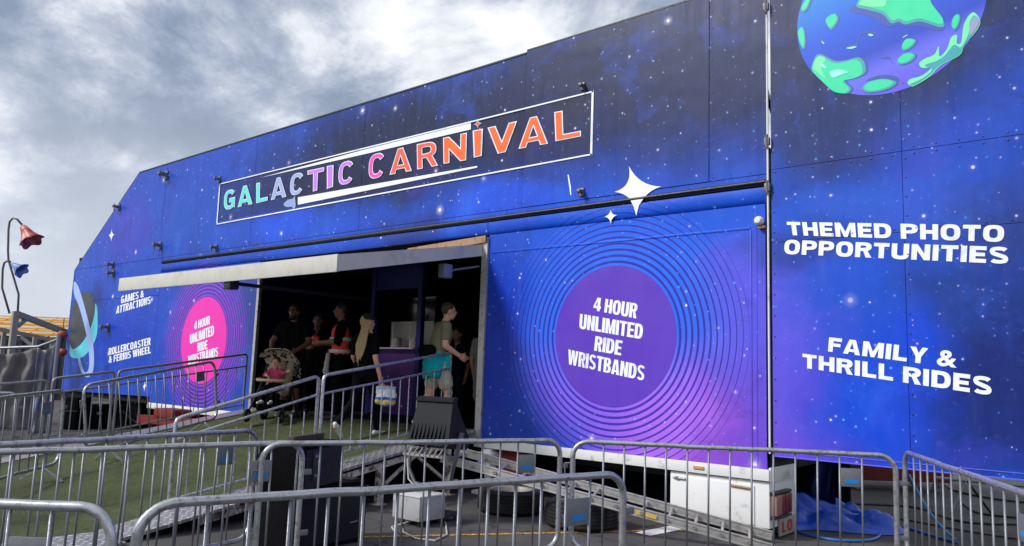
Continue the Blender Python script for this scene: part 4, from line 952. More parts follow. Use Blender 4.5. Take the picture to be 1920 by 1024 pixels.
MB().tube([(-.22, -.1, zb-.05), (-.26, -.16, zb-.3), (-.22, -.18, zb-.5), (-.1, -.18, zb-.6), (-.05, -.3, .04), (-.1, -.6, .012), (.2, -.9, .012)], .009, 6).build('cable', mat('white_cable', lin(190, 188, 182), .5), fl, local=True)

# ------------------------------------------------------------------ grey junction box, its cable
c = onZ(785, 987, .02); M = frame((c.x, c.y, 0), (RT.x*.75+.9*FW.x, RT.y*.75+.9*FW.y, 0))
jb = thing('junction_box', 'grey metal junction box set corner-on upon the asphalt', 'box', M)
MB().bev((0, 0, .06), (.38, .42, .30), .008).build('body', GREYBOX, jb, local=True)
MB().bev((-.008, -.008, .302), (.388, .428, .32), .004).build('lid', mat('pale_lid', lin(196, 197, 198), .5, var=.06), jb, local=True)
for x in (.04, .34):
    for y in (.04, .38): MB().tube([(x, y, 0), (x, y, .06)], .015, 8).build('foot', BLACKM, jb, local=True)
o = onZ(752, 975); pts = [onZ(*p) for p in ((757, 965), (752, 985), (756, 1000), (780, 1012), (815, 1016), (838, 1005), (836, 985), (828, 968))]
cb = MB().tube([(p.x, p.y, .012) for p in pts], .009, 6).build('cable', MATS['white_cable'], None); tag(cb, 'thin white cable looped on the asphalt round the grey box', 'cable')

# ------------------------------------------------------------------ tyres
def make_tyre():
    t = thing('tyre', 'x', 'tyre', (0, 0, 0), 'spare tyres on the asphalt')
    R_, H_ = .4, .28; pf = [(.25, .04), (.27, .012), (.34, .0), (R_-.03, .012), (R_-.008, .04)]
    for k in range(5):
        z = .045+k*.038; pf += [(R_, z), (R_, z+.028), (R_-.012, z+.031), (R_-.012, z+.036)]
    pf += [(R_, H_-.04), (R_-.012, H_-.02), (R_-.04, H_-.004), (.33, H_), (.27, H_-.012), (.255, H_-.03), (.25, H_-.06), (.25, .04)]
    MB().lathe(pf, 48).build('tread', BLACKR, t, local=True)
    mb = MB(); mb.lathe([(.252, H_-.03), (.258, H_-.012), (.24, H_-.02), (.225, H_-.06), (.22, .12), (.1, .15), (.06, .15), (.0, .15)], 32); rm = mb.build('rim', mat('grey_rim', lin(150, 146, 136), .5, .4, var=.2, dirt=RUST, dirt_amt=.5), t, local=True)
    for i in range(8):
        a = i*math.pi/4; MB().lathe([(0, .02), (.016, .018), (.018, 0)], 6, Matrix.Translation((.13*math.cos(a), .13*math.sin(a), .15))).build('nut', GALVD, rm, local=True)
    return t
ty = make_tyre(); ty['label'] = 'black truck tyre lying flat under the ladder, nearer of two'; ty.matrix_world = Matrix.Translation((-5.02, -.86, 0)) @ Matrix.Rotation(.4, 4, 'Z')
copy_tree(ty, Matrix.Translation((-6.1, -.78, 0)) @ Matrix.Rotation(1.9, 4, 'Z'), 'black truck tyre lying flat beside the jack leg, rim showing, farther of two')

# ------------------------------------------------------------------ aluminium ladder
A = onZ(1400, 1016, .07); C = onZ(1110, 936, .36); dl = (A-C).normalized()
E0 = C - dl*1.75; E1 = A + dl*.25
pd_ = Vector((-dl.y, dl.x, 0)).normalized()
Ml = frame(E0, dl); LL = (E1-E0).length
lad = thing('ladder', 'long dented aluminium ladder lying across the nearer tyre', 'ladder', Ml)
ALU = mat('aluminium', lin(186, 184, 180), .45, .55, .5, var=.12, vscale=8, dirt=lin(120, 112, 100), dirt_amt=.5, dscale=10)
LW = .42
for y, z in ((0, 0), (LW, .05)):
    mb = MB(); mb.bev((0, y-.012, z-.045), (LL, y+.012, z+.045), .005); mb.bev((0, y-.02, z+.032), (LL, y+.02, z+.047), .004); mb.bev((0, y-.02, z-.047), (LL, y+.02, z-.032), .004); mb.build('rail', ALU, lad, local=True)
k = int(LL/.27)
for i in range(k):
    x = .12+i*.27; MB().tube([(x, -.028, 0), (x, LW+.01, .05)], .016, 8).build('rung', ALU, lad, local=True)
    MB().lathe([(.008, 0), (.017, .002), (.017, .012)], 10, Matrix.Translation((x, -.02, 0)) @ Matrix.Rotation(rad(90), 4, 'X')).build('rung_socket', BLACKM, lad, local=True)
MB().box((LL*.62, -.0235, -.022), (LL*.68, -.0215, .022)).build('label_plate', mat('yellow_label', lin(206, 176, 90), .6, var=.2, vscale=40), lad, local=True)

# ------------------------------------------------------------------ blue tarpaulin, hose, strap, cables at the right
def crumple(cx, cy, w, d_, h, seed, nx=70, ny=56, rot=0.0, peak=(.35, .75)):
    mb = MB(); V = []; F = []
    for j in range(ny+1):
        for i in range(nx+1):
            u, v = i/nx, j/ny; e = min(u, 1-u, v, 1-v)
            wob = noise.noise((u*2.2+seed, v*2.2, 1.3))*.14
            x = (u-.5+wob*(v-.2))*w; y = (v-.5+noise.noise((u*2, v*2+seed, 5))*.14)*d_
            pk = math.exp(-((u-peak[0])**2/.045 + (v-peak[1])**2/.06))
            fold = abs(noise.noise((u*2.6+seed, v*3.4+u, 2.2)))*.7 + abs(noise.noise((u*4+seed-v*3, v*7+u*2, 4)))*.3 + .05*abs(noise.noise((u*14, v*12, seed)))
            z = h*(min(1, e*5)*(.16+fold*.75) + pk*.5) + .008
            q = Vector((x, y, 0)); q.rotate(Matrix.Rotation(rot, 3, 'Z')); V.append((cx+q.x, cy+q.y, max(.006, z)))
    for j in range(ny):
        for i in range(nx): F.append((j*(nx+1)+i, j*(nx+1)+i+1, (j+1)*(nx+1)+i+1, (j+1)*(nx+1)+i))
    return mb.add(V, F)
TARP = mat('blue_tarpaulin', lin(30, 80, 204), .36, 0, .5, var=.2, vscale=5, bump=.45, bscale=9)
c = onZ(1592, 990)
tp = crumple(c.x-.28, c.y+.12, 1.45, 1.2, .42, 3.3, rot=.75, peak=(.3, .6)).build('tarpaulin', TARP, None, smooth=True)
tag(tp, 'crumpled dark blue tarpaulin heaped on the ground under the wing wall', 'tarpaulin')
mb = MB(); V = []; F = []
p0, p1 = onZ(1520, 965, 0), onZ(1560, 962, 0); base = onY(1536, 880, 1.75)
for j in range(21):
    for i in range(13):
        u, v = i/12, j/20; x = base.x + (u-.5)*(.34+.12*v); y = 1.75 + .09*math.sin(u*9+v*2) + .05*noise.noise((u*3, v*4, 8)); V.append((x, y, .02 + (1-v)*1.0))
for j in range(20):
    for i in range(12): F.append((j*13+i, j*13+i+1, (j+1)*13+i+1, (j+1)*13+i))
o = MB().add(V, F).build('hanging_sheet', mat('navy_sheet', lin(18, 30, 92), .5, 0, .4, var=.25), None, smooth=True); tag(o, 'dark navy sheet hanging behind the rear lamps of the trailer', 'sheet')
def run(pts, n=5):
    P = [Vector(p) for p in pts]; out = []
    for i in range(len(P)-1):
        a, b, c_, d_ = P[max(i-1, 0)], P[i], P[i+1], P[min(i+2, len(P)-1)]
        for k in range(n):
            t = k/n; out.append(.5*((2*b) + (c_-a)*t + (2*a-5*b+4*c_-d_)*t*t + (-a+3*b-3*c_+d_)*t**3))
    return out + [P[-1]]
def ground_line(name, label, cat, pix, r, m, z=None, group=None):
    pts = [onZ(x, y, r) for x, y in pix]; o = MB().tube(run([(p.x, p.y, r) for p in pts]), r, 8).build(name, m, None, smooth=True); return tag(o, label, cat, group)
HOSE = mat('blue_hose', lin(40, 96, 176), .4, 0, .5, var=.15); HOSEL = mat('light_blue_hose', lin(52, 150, 214), .4, 0, .5, var=.1)
ground_line('hose', 'blue hose curled round the front of the tarpaulin', 'hose', ((1500, 970), (1490, 978), (1487, 988), (1500, 998), (1530, 1006), (1570, 1013), (1620, 1014), (1645, 1008), (1652, 996), (1662, 985), (1700, 990), (1745, 1003), (1795, 1018)), .016, HOSE)
p = onZ(1704, 890, .62); q = onZ(1792, 1012, .02)
pts = [p.lerp(q, t) + Vector((0, 0, -.1*math.sin(t*math.pi))) for t in (0, .25, .5, .75, 1)]
ground_line_pts = run(pts); o = MB().tube(ground_line_pts, .014, 8).build('hose', HOSEL, None, smooth=True); tag(o, 'bright light blue hose slanting down behind the right edge barrier', 'hose')
CB = mat('black_cable', (.012, .012, .012), .5, var=.2)
ground_line('cable', 'black cable running level across the asphalt below the wing wall', 'cable', ((1560, 944), (1640, 946), (1720, 952), (1790, 975), (1850, 982), (1920, 983)), .014, CB)
ground_line('cable', 'grey cable crossing the asphalt behind the hose', 'cable', ((1650, 962), (1660, 968), (1720, 978), (1800, 993), (1920, 1012)), .013, mat('grey_cable', lin(90, 88, 86), .6))
ground_line('cable', 'dark cable at far right under the wing wall bottom rail', 'cable', ((1760, 890), (1775, 910), (1800, 922), (1860, 934), (1930, 942)), .02, mat('grey_cable', (0, 0, 0)))
ground_line('cable', 'short dark cable nearest the lower right corner barrier', 'cable', ((1800, 940), (1830, 960), (1880, 968), (1930, 972)), .014, CB)
# red wheeled bin far under the wing
c = onZ(1640, 922); M = frame((c.x-.1, c.y, 0), (RT.x, RT.y, 0))
rb = thing('wheeled_skip', 'dark red wheeled steel skip standing behind the wing wall', 'skip', M)
MB().bev((-.3, 0, .16), (1.35, .9, .95), .02).build('body', mat('deep_red_paint', lin(112, 30, 28), .6, var=.2, dirt=RUST, dirt_amt=.5), rb, local=True)
MB().bev((-.33, -.03, .9), (1.38, .93, .96), .01).build('rim', MATS['deep_red_paint'], rb, local=True)
for x in (-.12, 1.15):
    for y in (.1, .8):
        w_ = MB().lathe([(.02, -.02), (.07, -.022), (.08, -.012), (.08, .012), (.07, .022), (.02, .02)], 20, Matrix.Translation((x, y, .08)) @ Matrix.Rotation(rad(90), 4, 'X')).build('castor', mat('castor_grey', lin(120, 118, 116), .5, .2), rb, local=True)
        MB().bev((x-.03, y-.035, .1), (x+.03, y+.035, .165), .005).build('fork', GALVD, w_, local=True)
# trestle under the far right of the wing wall
c = onZ(1790, 962); M = frame((c.x, c.y, 0), (RT.x, RT.y, 0)); tr = thing('trestle', 'thin steel trestle leg standing under the wing wall', 'trestle', M)
MB().tube([(-.05, 0, 0), (.22, .1, .42)], .018, 8).build('leg', GALVD, tr, local=True); MB().tube([(.5, 0, 0), (.24, .1, .42)], .018, 8).build('leg', BLACKM, tr, local=True); MB().tube([(-.2, .1, .44), (1.2, .1, .36)], .022, 8).build('rail', GALVD, tr, local=True)

# ------------------------------------------------------------------ ticket booth inside the doorway
YB2 = 1.55
bx0, bx1 = onY(694, 650, YB2).x, onY(786, 650, YB2).x
zc = onY(740, 652, YB2).z; zw = onY(740, 600, YB2).z; zt = onY(740, 543, YB2).z
bt = thing('ticket_booth', 'small navy and purple ticket booth with counter window inside the doorway', 'booth', ((bx0+bx1)/2, YB2, .8))
BPUR = mat('booth_purple', lin(84, 34, 120), .5, 0, .35, var=.3, vscale=2.5, world=True); BNAV = mat('booth_navy', lin(22, 27, 100), .5, 0, .35, var=.25, vscale=2, world=True)
MB().bev((bx0+.12, YB2-.04, .82), (bx1-.06, YB2+.3, zc-.03), .008).build('counter_front', BPUR, bt)
MB().bev((bx0+.1, YB2-.12, zc-.03), (bx1-.04, YB2+.35, zc), .006).build('counter_top', mat('pale_counter', lin(190, 180, 190), .4), bt)
MB().bev((bx0, YB2-.05, .8), (bx0+.115, YB2+.05, 3.6), .006).build('post', BNAV, bt)
MB().bev((bx1-.055, YB2-.05, .8), (bx1+.06, YB2+.05, 3.6), .006).build('post', BNAV, bt)
MB().bev((bx0+.118, YB2-.03, zt), (bx1-.06, YB2+.03, 3.6), .006).build('header', BNAV, bt)
MB().bev((bx0+.118, YB2+.4, zc+.02), (bx1-.06, YB2+.43, zw), .004).build('back_board', mat('booth_white', lin(206, 200, 190), .5, var=.1, vscale=3), bt)
MB().bev((bx0+.118, YB2+.42, zw+.005), (bx1-.06, YB2+.46, zt), .004).build('dark_window', mat('booth_glass', (.005, .005, .008), .12, 0, .5), bt)
for k, fx in enumerate((.3, .66)):
    x = bx0+(bx1-bx0)*fx; MB().tube([(x, YB2+.2, zc), (x, YB2+.2, zc+.42)], .014, 8).build('stanchion', WHITEP, bt)
    MB().lathe([(.09, 0), (.09, .13), (.07, .19), (.0, .21)], 16, Matrix.Translation((x+.12, YB2+.22, zc))).build('dispenser', mat('booth_grey', lin(140, 136, 130), .4, var=.1), bt)
for fx, z in ((.3, 1.1), (.55, 1.35), (.75, .98), (.45, 1.5)):
    X = bx0+(bx1-bx0)*fx; MB().lathe([(0, .004), (.02, .002), (.02, 0)], 10, Matrix.Translation((X, YB2-.041, z)) @ Matrix.Rotation(rad(90), 4, 'X')).build('printed_star', mat('star_white', lin(220, 190, 240), .5), bt)

# ------------------------------------------------------------------ people
def remesh(mb, voxel=.012, sm=3, wrinkle=0.0, name='body', seed=0.0):
    me = mb.mesh(name); o = bpy.data.objects.new(name, me)
    r = o.modifiers.new('r', 'REMESH'); r.mode = 'VOXEL'; r.voxel_size = voxel
    if sm: s = o.modifiers.new('s', 'SMOOTH'); s.factor = .5; s.iterations = sm
    dg = evaluate(o)
    m2 = bpy.data.meshes.new_from_object(o.evaluated_get(dg)); bpy.data.objects.remove(o); bpy.data.meshes.remove(me); m2.name = name
    if wrinkle:
        co = [v.co.copy() for v in m2.vertices]; nr = [v.vector.copy() for v in m2.vertex_normals]; flat_ = []
        for c, n_ in zip(co, nr):
            k = noise.noise((c.x*9+seed, c.y*9, c.z*15)) + .5*noise.noise((c.x*20, c.y*20+seed, c.z*26)); flat_ += list(c + n_*k*wrinkle)
        m2.vertices.foreach_set('co', flat_); m2.update()
    m2.polygons.foreach_set('use_smooth', [True]*len(m2.polygons)); return m2
def skin(name, c): return mat(name, lin(*c), .55, 0, .35, var=.06, vscale=14)
FAIR = skin('fair_skin', (226, 172, 150)); TAN = skin('shaded_tan_skin', (140, 96, 76))  # tan darkened in the colour to stand in for doorway shade
def cloth(name, c, var=.15): return mat(name, lin(*c), .9, 0, .06, var=var, vscale=7, bump=.15, bscale=160)
BASE = dict(pelvis=(0, 0, .95), waist=(0, .0, 1.1), chest=(0, .01, 1.3), neck=(0, -.005, 1.47), head=(0, .02, 1.63),
            shR=(.175, -.005, 1.41), elR=(.225, -.03, 1.13), wrR=(.23, .06, .89), shL=(-.175, -.005, 1.41), elL=(-.225, -.03, 1.13), wrL=(-.23, .06, .89),
            hipR=(.09, 0, .92), knR=(.1, .03, .5), anR=(.1, -.01, .085), hipL=(-.09, 0, .92), knL=(-.1, .03, .5), anL=(-.1, -.01, .085), toeR=None, toeL=None)
def person(label, M, height, pose=None, skin_m=FAIR, top=None, sleeve=.55, bottom=None, leg=1.0, shoe=None, hair=None, hair_style='short', headk=1.0, build=1.0, look=0.0, group='people at the doorway'):
    J = {k: (Vector(v) if v else None) for k, v in BASE.items()}
    for k, v in (pose or {}).items(): J[k] = Vector(v)
    for s in 'RL':
        if J['toe'+s] is None: J['toe'+s] = J['an'+s] + Vector((.015*(1 if s == 'R' else -1), .17, -.05))
    S = height/1.75; k = build
    t = thing('person', label, 'person', M @ Matrix.Scale(S, 4), group)
    b = MB()
    torso = [(J['pelvis'], .125*k, J['waist'], .115*k), (J['waist'], .115*k, J['chest'], .13*k)]
    for p, r0, q, r1 in torso:
        for dx in (-.055, .055): b.cone(p+Vector((dx*k, 0, 0)), r0*.86, q+Vector((dx*k*1.15, 0, 0)), r1*.84)
    b.cone(J['shR'], .062*k, J['shL'], .062*k); b.cone(J['chest'], .1, J['neck'], .055); b.cone(J['neck'], .053, J['head']+Vector((0, -.01, -.06)), .05)
    # head
    hd = J['head']; Rh = Matrix.Rotation(look, 3, 'Z'); H = lambda x, y, z: hd + Rh @ Vector((x, y, z))*headk
    b.ell(H(0, -.01, .02), (.074*headk, .094*headk, .1*headk), 20, 14, Rh); b.ell(H(0, .035, -.05), (.056*headk, .06*headk, .066*headk), 16, 10, Rh)
    b.cone(H(0, .085, .02), .011*headk, H(0, .108, -.018), .015*headk, 8); b.ell(H(0, .07, .035), (.055*headk, .02*headk, .014*headk), 12, 8, Rh); b.ell(H(0, .08, -.062), (.026*headk, .014*headk, .012*headk), 10, 6, Rh)
    for s in (-1, 1): b.ell(H(.076*s, -.008, -.005), (.014*headk, .024*headk, .034*headk), 10, 8, Rh)
    for s in 'RL':
        sg = 1 if s == 'R' else -1
        b.cone(J['sh'+s], .055*k, J['el'+s], .042*k); b.cone(J['el'+s], .042*k, J['wr'+s], .029)
        b.cone(J['hip'+s], .09*k, J['kn'+s], .058*k); b.cone(J['kn'+s], .056*k, J['an'+s]+(J['kn'+s]-J['an'+s])*.45, .05*k); b.cone(J['an'+s]+(J['kn'+s]-J['an'+s])*.55, .05*k, J['an'+s], .036)
        b.cone(J['an'+s]+Vector((0, -.02, -.04)), .034, J['toe'+s], .028)
        # hand: palm, four curled fingers, thumb from the palm side
        w = J['wr'+s]; d_ = (w-J['el'+s]).normalized(); sd_ = Vector((sg, 0, 0)); sd_ = (sd_ - d_*sd_.dot(d_)).normalized(); nn = d_.cross(sd_)*sg
        pe = w + d_*.085
        for q in (-.026, -.009, .009, .026): b.cone(w+d_*.02+nn*q*.8, .016, pe+nn*q, .0135, 8)
        for i, q in enumerate((-.029, -.01, .01, .028)):
            L = (.066, .078, .074, .058)[i]; a = pe + nn*q; m1 = a + d_*L*.5 - sd_*.008; m2 = m1 + (d_*.6 - sd_*.8).normalized()*L*.5
            b.cone(a, .0095, m1, .009, 8); b.cone(m1, .009, m2, .0078, 8)
        th = w + d_*.03 - nn*.03*1; b.cone(th, .0125, th + (d_*.7 - nn*.7).normalized()*.05, .0105, 8)
    link('body', remesh(b, .0115, 2), skin_m, t, local=True)
    def garment(name, caps, m, vox=.014, sm=3, wr=.006, par=t, seed=1.0):
        g_ = MB()
        for c in caps: g_.cone(*c)
        return link(name, remesh(g_, vox, sm, wr, name, seed+height), m, par, local=True)
    if top:
        caps = []
        lo = J['pelvis']+Vector((0, 0, -.03))
        for p, r0, q, r1 in [(lo, .142*k, J['waist'], .132*k), (J['waist'], .132*k, J['chest'], .146*k)]:
            for dx in (-.055, .055): caps.append((p+Vector((dx*k, 0, 0)), r0*.88, q+Vector((dx*k*1.15, 0, 0)), r1*.86))
        caps.append((J['shR'], .072*k, J['shL'], .072*k)); caps.append((J['chest'], .115, J['neck']+Vector((0, -.005, -.05)), .065))
        for s in 'RL':
            e = J['sh'+s].lerp(J['el'+s], min(sleeve, 1.0)); caps.append((J['sh'+s], .07*k, e, .062*k))
            if sleeve > 1: caps.append((J['el'+s], .058*k, J['el'+s].lerp(J['wr'+s], sleeve-1), .042))
        garment('shirt', caps, top)
    if bottom:
        caps = [(J['pelvis']+Vector((-.06, 0, .02)), .128*k, J['pelvis']+Vector((.06, 0, .02)), .128*k)]
        for s in 'RL':
            if leg <= 1: caps.append((J['hip'+s], .108*k, J['hip'+s].lerp(J['kn'+s], leg), .098*k))
            else:
                caps.append((J['hip'+s], .105*k, J['kn'+s], .074*k)); caps.append((J['kn'+s], .074*k, J['kn'+s].lerp(J['an'+s], leg-1), .058*k))
        garment('shorts' if leg <= 1 else 'trousers', caps, bottom, seed=4.0)
    if shoe:
        for s in 'RL':
            a, to = J['an'+s], J['toe'+s]; f = (to-a-Vector((0, 0, 0))).normalized(); g_ = MB()
            heel = a + Vector((0, 0, -.045)) - f*.045; g_.cone(heel, .038, to+f*.03, .033); g_.cone(a+Vector((0, 0, -.015)), .045, a+Vector((0, 0, -.03))+f*.06, .042)
            o = link('shoe', remesh(g_, .011, 2), shoe, t, local=True)
    if hair:
        g_ = MB()
        if hair_style == 'short':
            g_.ell(H(0, -.022, .035), (.082*headk, .096*headk, .1*headk), 18, 12, Rh)
        if hair_style == 'long':
            g_.ell(H(0, -.03, .02), (.086*headk, .095*headk, .11*headk), 18, 12, Rh)
            for k_ in range(15):
                u_ = k_/14-.5; g_.cone(H(.13*u_, -.08+.1*abs(u_), -.05), .024, Vector((.17*u_, -.14+.06*abs(u_), 1.3)), .012); g_.cone(Vector((.17*u_, -.14+.06*abs(u_), 1.3)), .012, Vector((.15*u_+random.uniform(-.015, .015), -.15+.04*abs(u_), 1.02+.3*abs(u_)+random.uniform(-.03, .06))), .006)
            for u_ in (-1, 1): g_.cone(H(.07*u_, -.01, -.05), .026, Vector((.13*u_, .05, 1.3)), .018); g_.cone(Vector((.13*u_, .05, 1.3)), .018, Vector((.14*u_, .09, 1.12)), .007)
        link('hair', remesh(g_, .011 if hair_style == 'short' else .008, 1 if hair_style == 'short' else 3, .004 if hair_style == 'short' else .002, 'hair', 3.0), hair, t, local=True)
    # eyes and mouth
    for s in (-1, 1): MB().ell(H(.03*s, .082, .018), (.012*headk, .008*headk, .006*headk), 8, 6, Rh).build('eye', mat('eye_dark', (.02, .015, .012), .2), t, local=True, smooth=True)
    MB().ell(H(0, .094, -.06), (.022*headk, .006*headk, .005*headk), 8, 6, Rh).build('mouth', mat('lip', lin(160, 90, 84), .5), t, local=True, smooth=True)
    return t, J, H, Rh, garment
def stand(px, py, w, face, z=None):
    p = at(px, py, w); zz_ = z if z is not None else (deck(p.y) if p.y < -.02 else .797)
    f = Vector((face.x, face.y, 0)).normalized(); x = f.cross(Vector((0, 0, 1)))
    return Matrix(((x.x, f.x, 0, p.x), (x.y, f.y, 0, p.y), (0, 0, 1, zz_), (0, 0, 0, 1)))
BLK = cloth('black_cotton', (17, 17, 19)); BLK2 = cloth('charcoal_cotton', (22, 22, 25)); NAVYC = cloth('navy_cotton', (18, 21, 36)); KHAKI = cloth('khaki_cotton', (128, 124, 98)); BEIGE = cloth('stone_cotton', (186, 178, 158)); GREYC = cloth('grey_cotton', (96, 96, 88))
WSHOE = mat('white_trainer', lin(214, 214, 210), .5, var=.05); DSHOE = mat('black_trainer', (.02, .02, .022), .5)
DARKH = mat('dark_hair', (.014, .011, .009), .6, var=.3, vscale=60, bump=.4, bscale=90); BLOND = mat('blonde_hair', lin(184, 158, 110), .5, 0, .4, var=.25, vscale=45, bump=.5, bscale=110); BROWNH = mat('brown_hair', lin(70, 52, 38), .6, var=.3, vscale=60, bump=.4, bscale=90)
FWH = Vector((FW.x, FW.y, 0)).normalized(); RTH = Vector((RT.x, RT.y, 0)).normalized()

# woman with long blonde hair
Mg = stand(677, 800, 10.95, FWH*.86 + RTH*.5)
t, J, H, Rh, gm = person('woman in black with cap and long blonde hair walking up the ramp', Mg, 1.73, dict(elR=(.24, -.06, 1.13), wrR=(.27, .02, .88), elL=(-.22, .0, 1.13), wrL=(-.2, .15, .93), knR=(.09, .22, .53), anR=(.09, .24, .095), knL=(-.1, -.06, .5), anL=(-.1, -.4, .2), toeL=(-.1, -.3, .05)),
    FAIR, BLK, .75, BLK, 1.95, WSHOE, BLOND, 'long', look=-.35, build=.94)
mb = MB(); hd = J['head']
mb.lathe([(.0, .105), (.05, .098), (.085, .07), (.1, .03), (.1, .005), (.0, .0)], 20, Matrix.Translation(hd+Vector((0, -.01, .035))) @ Matrix.Scale(1.0, 4)); cp = mb.build('cap', mat('cap_black', (.012, .012, .013), .8), t, local=True)
mb = MB(); d_ = Rh @ Vector((0, 1, 0)); x_ = Rh @ Vector((1, 0, 0)); c_ = hd + d_*.07 + Vector((0, 0, .045))
mb.add([c_-x_*.07, c_+x_*.07, c_+x_*.055+d_*.07-Vector((0, 0, .012)), c_-x_*.055+d_*.07-Vector((0, 0, .012)), c_-x_*.07-Vector((0, 0, .008)), c_+x_*.07-Vector((0, 0, .008)), c_+x_*.055+d_*.07-Vector((0, 0, .02)), c_-x_*.055+d_*.07-Vector((0, 0, .02))], [(0,1,2,3),(7,6,5,4),(0,4,5,1),(1,5,6,2),(2,6,7,3),(3,7,4,0)]); mb.build('brim', MATS['cap_black'], cp, local=True)
# her printed bag
wr = Mg @ Matrix.Scale(1.73/1.75, 4) @ (J['wrR'] + Vector((.0, .03, -.1)))
bagM = frame((wr.x, wr.y, wr.z), RTH); bag = thing('carrier_bag', 'round white blue and yellow printed carrier bag in the walking woman\'s hand', 'bag', bagM)
def bagmat():
    m = bpy.data.materials.new('bag_print'); m.use_nodes = True; g = NT(m.node_tree); tc = g.n('ShaderNodeTexCoord').outputs['Object']; s = g.n('ShaderNodeSeparateXYZ', ins={0: tc})
    n = g.noise(tc, 16, 3)[0]; f = g.m('ADD', s.outputs[2], g.m('MULTIPLY', n, .06))
    c = g.ramp(g.m('MULTIPLY', g.m('ADD', f, .42), 2.4), [(.0, lin(40, 80, 160)), (.28, lin(60, 110, 180)), (.34, lin(222, 196, 110)), (.46, lin(222, 200, 120)), (.5, lin(60, 100, 180)), (.6, lin(214, 220, 226)), (.85, lin(170, 190, 214)), (.95, lin(196, 120, 80))], 'CONSTANT')
    b = g.n('ShaderNodeBsdfPrincipled', ins={'Base Color': c, 'Roughness': .45}); g.t.links.new(b.outputs[0], g.n('ShaderNodeOutputMaterial').inputs[0]); return m
g_ = MB(); g_.bev((-.06, -.035, -.3), (.22, .035, -.04), .03); g_.ell((.09, 0, -.2), (.15, .07, .14), 18, 12); g_.cone((.0, 0, -.02), .02, (.06, 0, -.08), .05)
link('pouch', remesh(g_, .012, 2, .016, 'pouch'), bagmat(), bag, local=True)
MB().tube([(-.0, .0, .0), (-.005, .0, -.06), (.03, 0, -.09)], .008, 6).build('handle', mat('bag_handle', lin(214, 180, 60), .5), bag, local=True)

# man in khaki shirt and shorts
Mk = stand(816, 780, 11.15, RTH*.93 + FWH*.36)
t, J, H, Rh, gm = person('man in khaki T-shirt and stone shorts with cyan jacket round his waist', Mk, 1.84, dict(chest=(0, .05, 1.3), neck=(0, .08, 1.46), head=(0, .13, 1.61), shR=(.175, .05, 1.4), shL=(-.175, .05, 1.4), elR=(.23, .03, 1.13), wrR=(.17, .26, 1.0), elL=(-.22, .1, 1.14), wrL=(-.1, .34, 1.02), knR=(.1, .14, .5), anR=(.1, .1, .085), knL=(-.1, -.06, .5), anL=(-.1, -.22, .12)),
    FAIR, KHAKI, .6, BEIGE, .72, WSHOE, BROWNH, 'short', build=1.08)
CY = cloth('cyan_fabric', (30, 170, 178)); gm('tied_jacket', [(Vector((.06, -.07, .98)), .125, Vector((.1, -.13, .76)), .06), (Vector((-.06, -.07, .98)), .125, Vector((-.04, -.15, .72)), .06), (Vector((.12, -.02, .98)), .1, Vector((.16, -.06, .76)), .08), (Vector((.14, .08, .98)), .06, Vector((.16, .1, .84)), .045), (Vector((.04, .1, .95)), .05, Vector((.06, .15, .76)), .035)], CY, wr=.012)
gm('waist_bag', [(Vector((-.06, -.19, 1.06)), .085, Vector((.14, -.15, 1.06)), .085)], BLK, wr=.003)

# person in front of him, mostly in the dark
Mc = stand(852, 785, 11.75, RTH*-.3 - FWH*.6)
person('young person in dark clothes inside the doorway facing the khaki man', Mc, 1.5, dict(elR=(.22, .05, 1.15), wrR=(.12, .28, 1.12)), TAN, NAVYC, .8, NAVYC, 1.9, DSHOE, DARKH, 'short')
rp = Mc @ Matrix.Scale(1.5/1.75, 4) @ Vector((.12, .3, 1.2)); o = thing('toy_windmill', 'small red toy held up by the dark clothed young person', 'toy', rp)
for i in range(6):
    a = i*math.pi/3; MB().ell(rp+Vector((.05*math.cos(a)*RTH.x, .05*math.cos(a)*RTH.y, .05*math.sin(a))), (.035, .03, .03), 8, 6).build('petal', mat('red_petal', lin(196, 36, 34), .4), o, smooth=True)
MB().tube([rp, rp+Vector((0, 0, -.2))], .006, 6).build('stick', MATS['white_cable'], o)
# figure at the right door trim
person('person in grey shirt half hidden behind the right door trim', stand(905, 795, 11.0, RTH*.4+FWH*.8), 1.58, dict(elR=(.22, .04, 1.15), wrR=(.16, .22, 1.05)), TAN, GREYC, .7, GREYC, .9, DSHOE, DARKH, 'short')

# bearded man behind the pushchair
Mb = stand(541, 770, 13.2, FWH*-.93 + RTH*-.1)
t, J, H, Rh, gm = person('bearded man in black T-shirt and sunglasses pushing the leopard print pushchair', Mb, 1.9, dict(elR=(.3, .1, 1.15), wrR=(.2, .36, 1.02), elL=(-.3, .1, 1.15), wrL=(-.2, .36, 1.02), head=(0, .05, 1.62)), TAN, BLK2, .6, BLK, .95, WSHOE, DARKH, 'short', build=1.12)
g_ = MB(); g_.ell(H(0, .045, -.075), (.058, .058, .055), 14, 10, Rh); link('beard', remesh(g_, .01, 1, .003, 'beard'), DARKH, t, local=True)
mb = MB(); mb.bev(H(-.07, .085, .008), H(-.006, .1, .036), .004); mb.bev(H(.006, .085, .008), H(.07, .1, .036), .004); mb.bev(H(-.008, .09, .024), H(.008, .098, .032), .002); mb.build('sunglasses', mat('lens_black', (.004, .004, .004), .08), t, local=True)
vs, fs = text2d('2', .5, .2, .2) if False else ([], [])
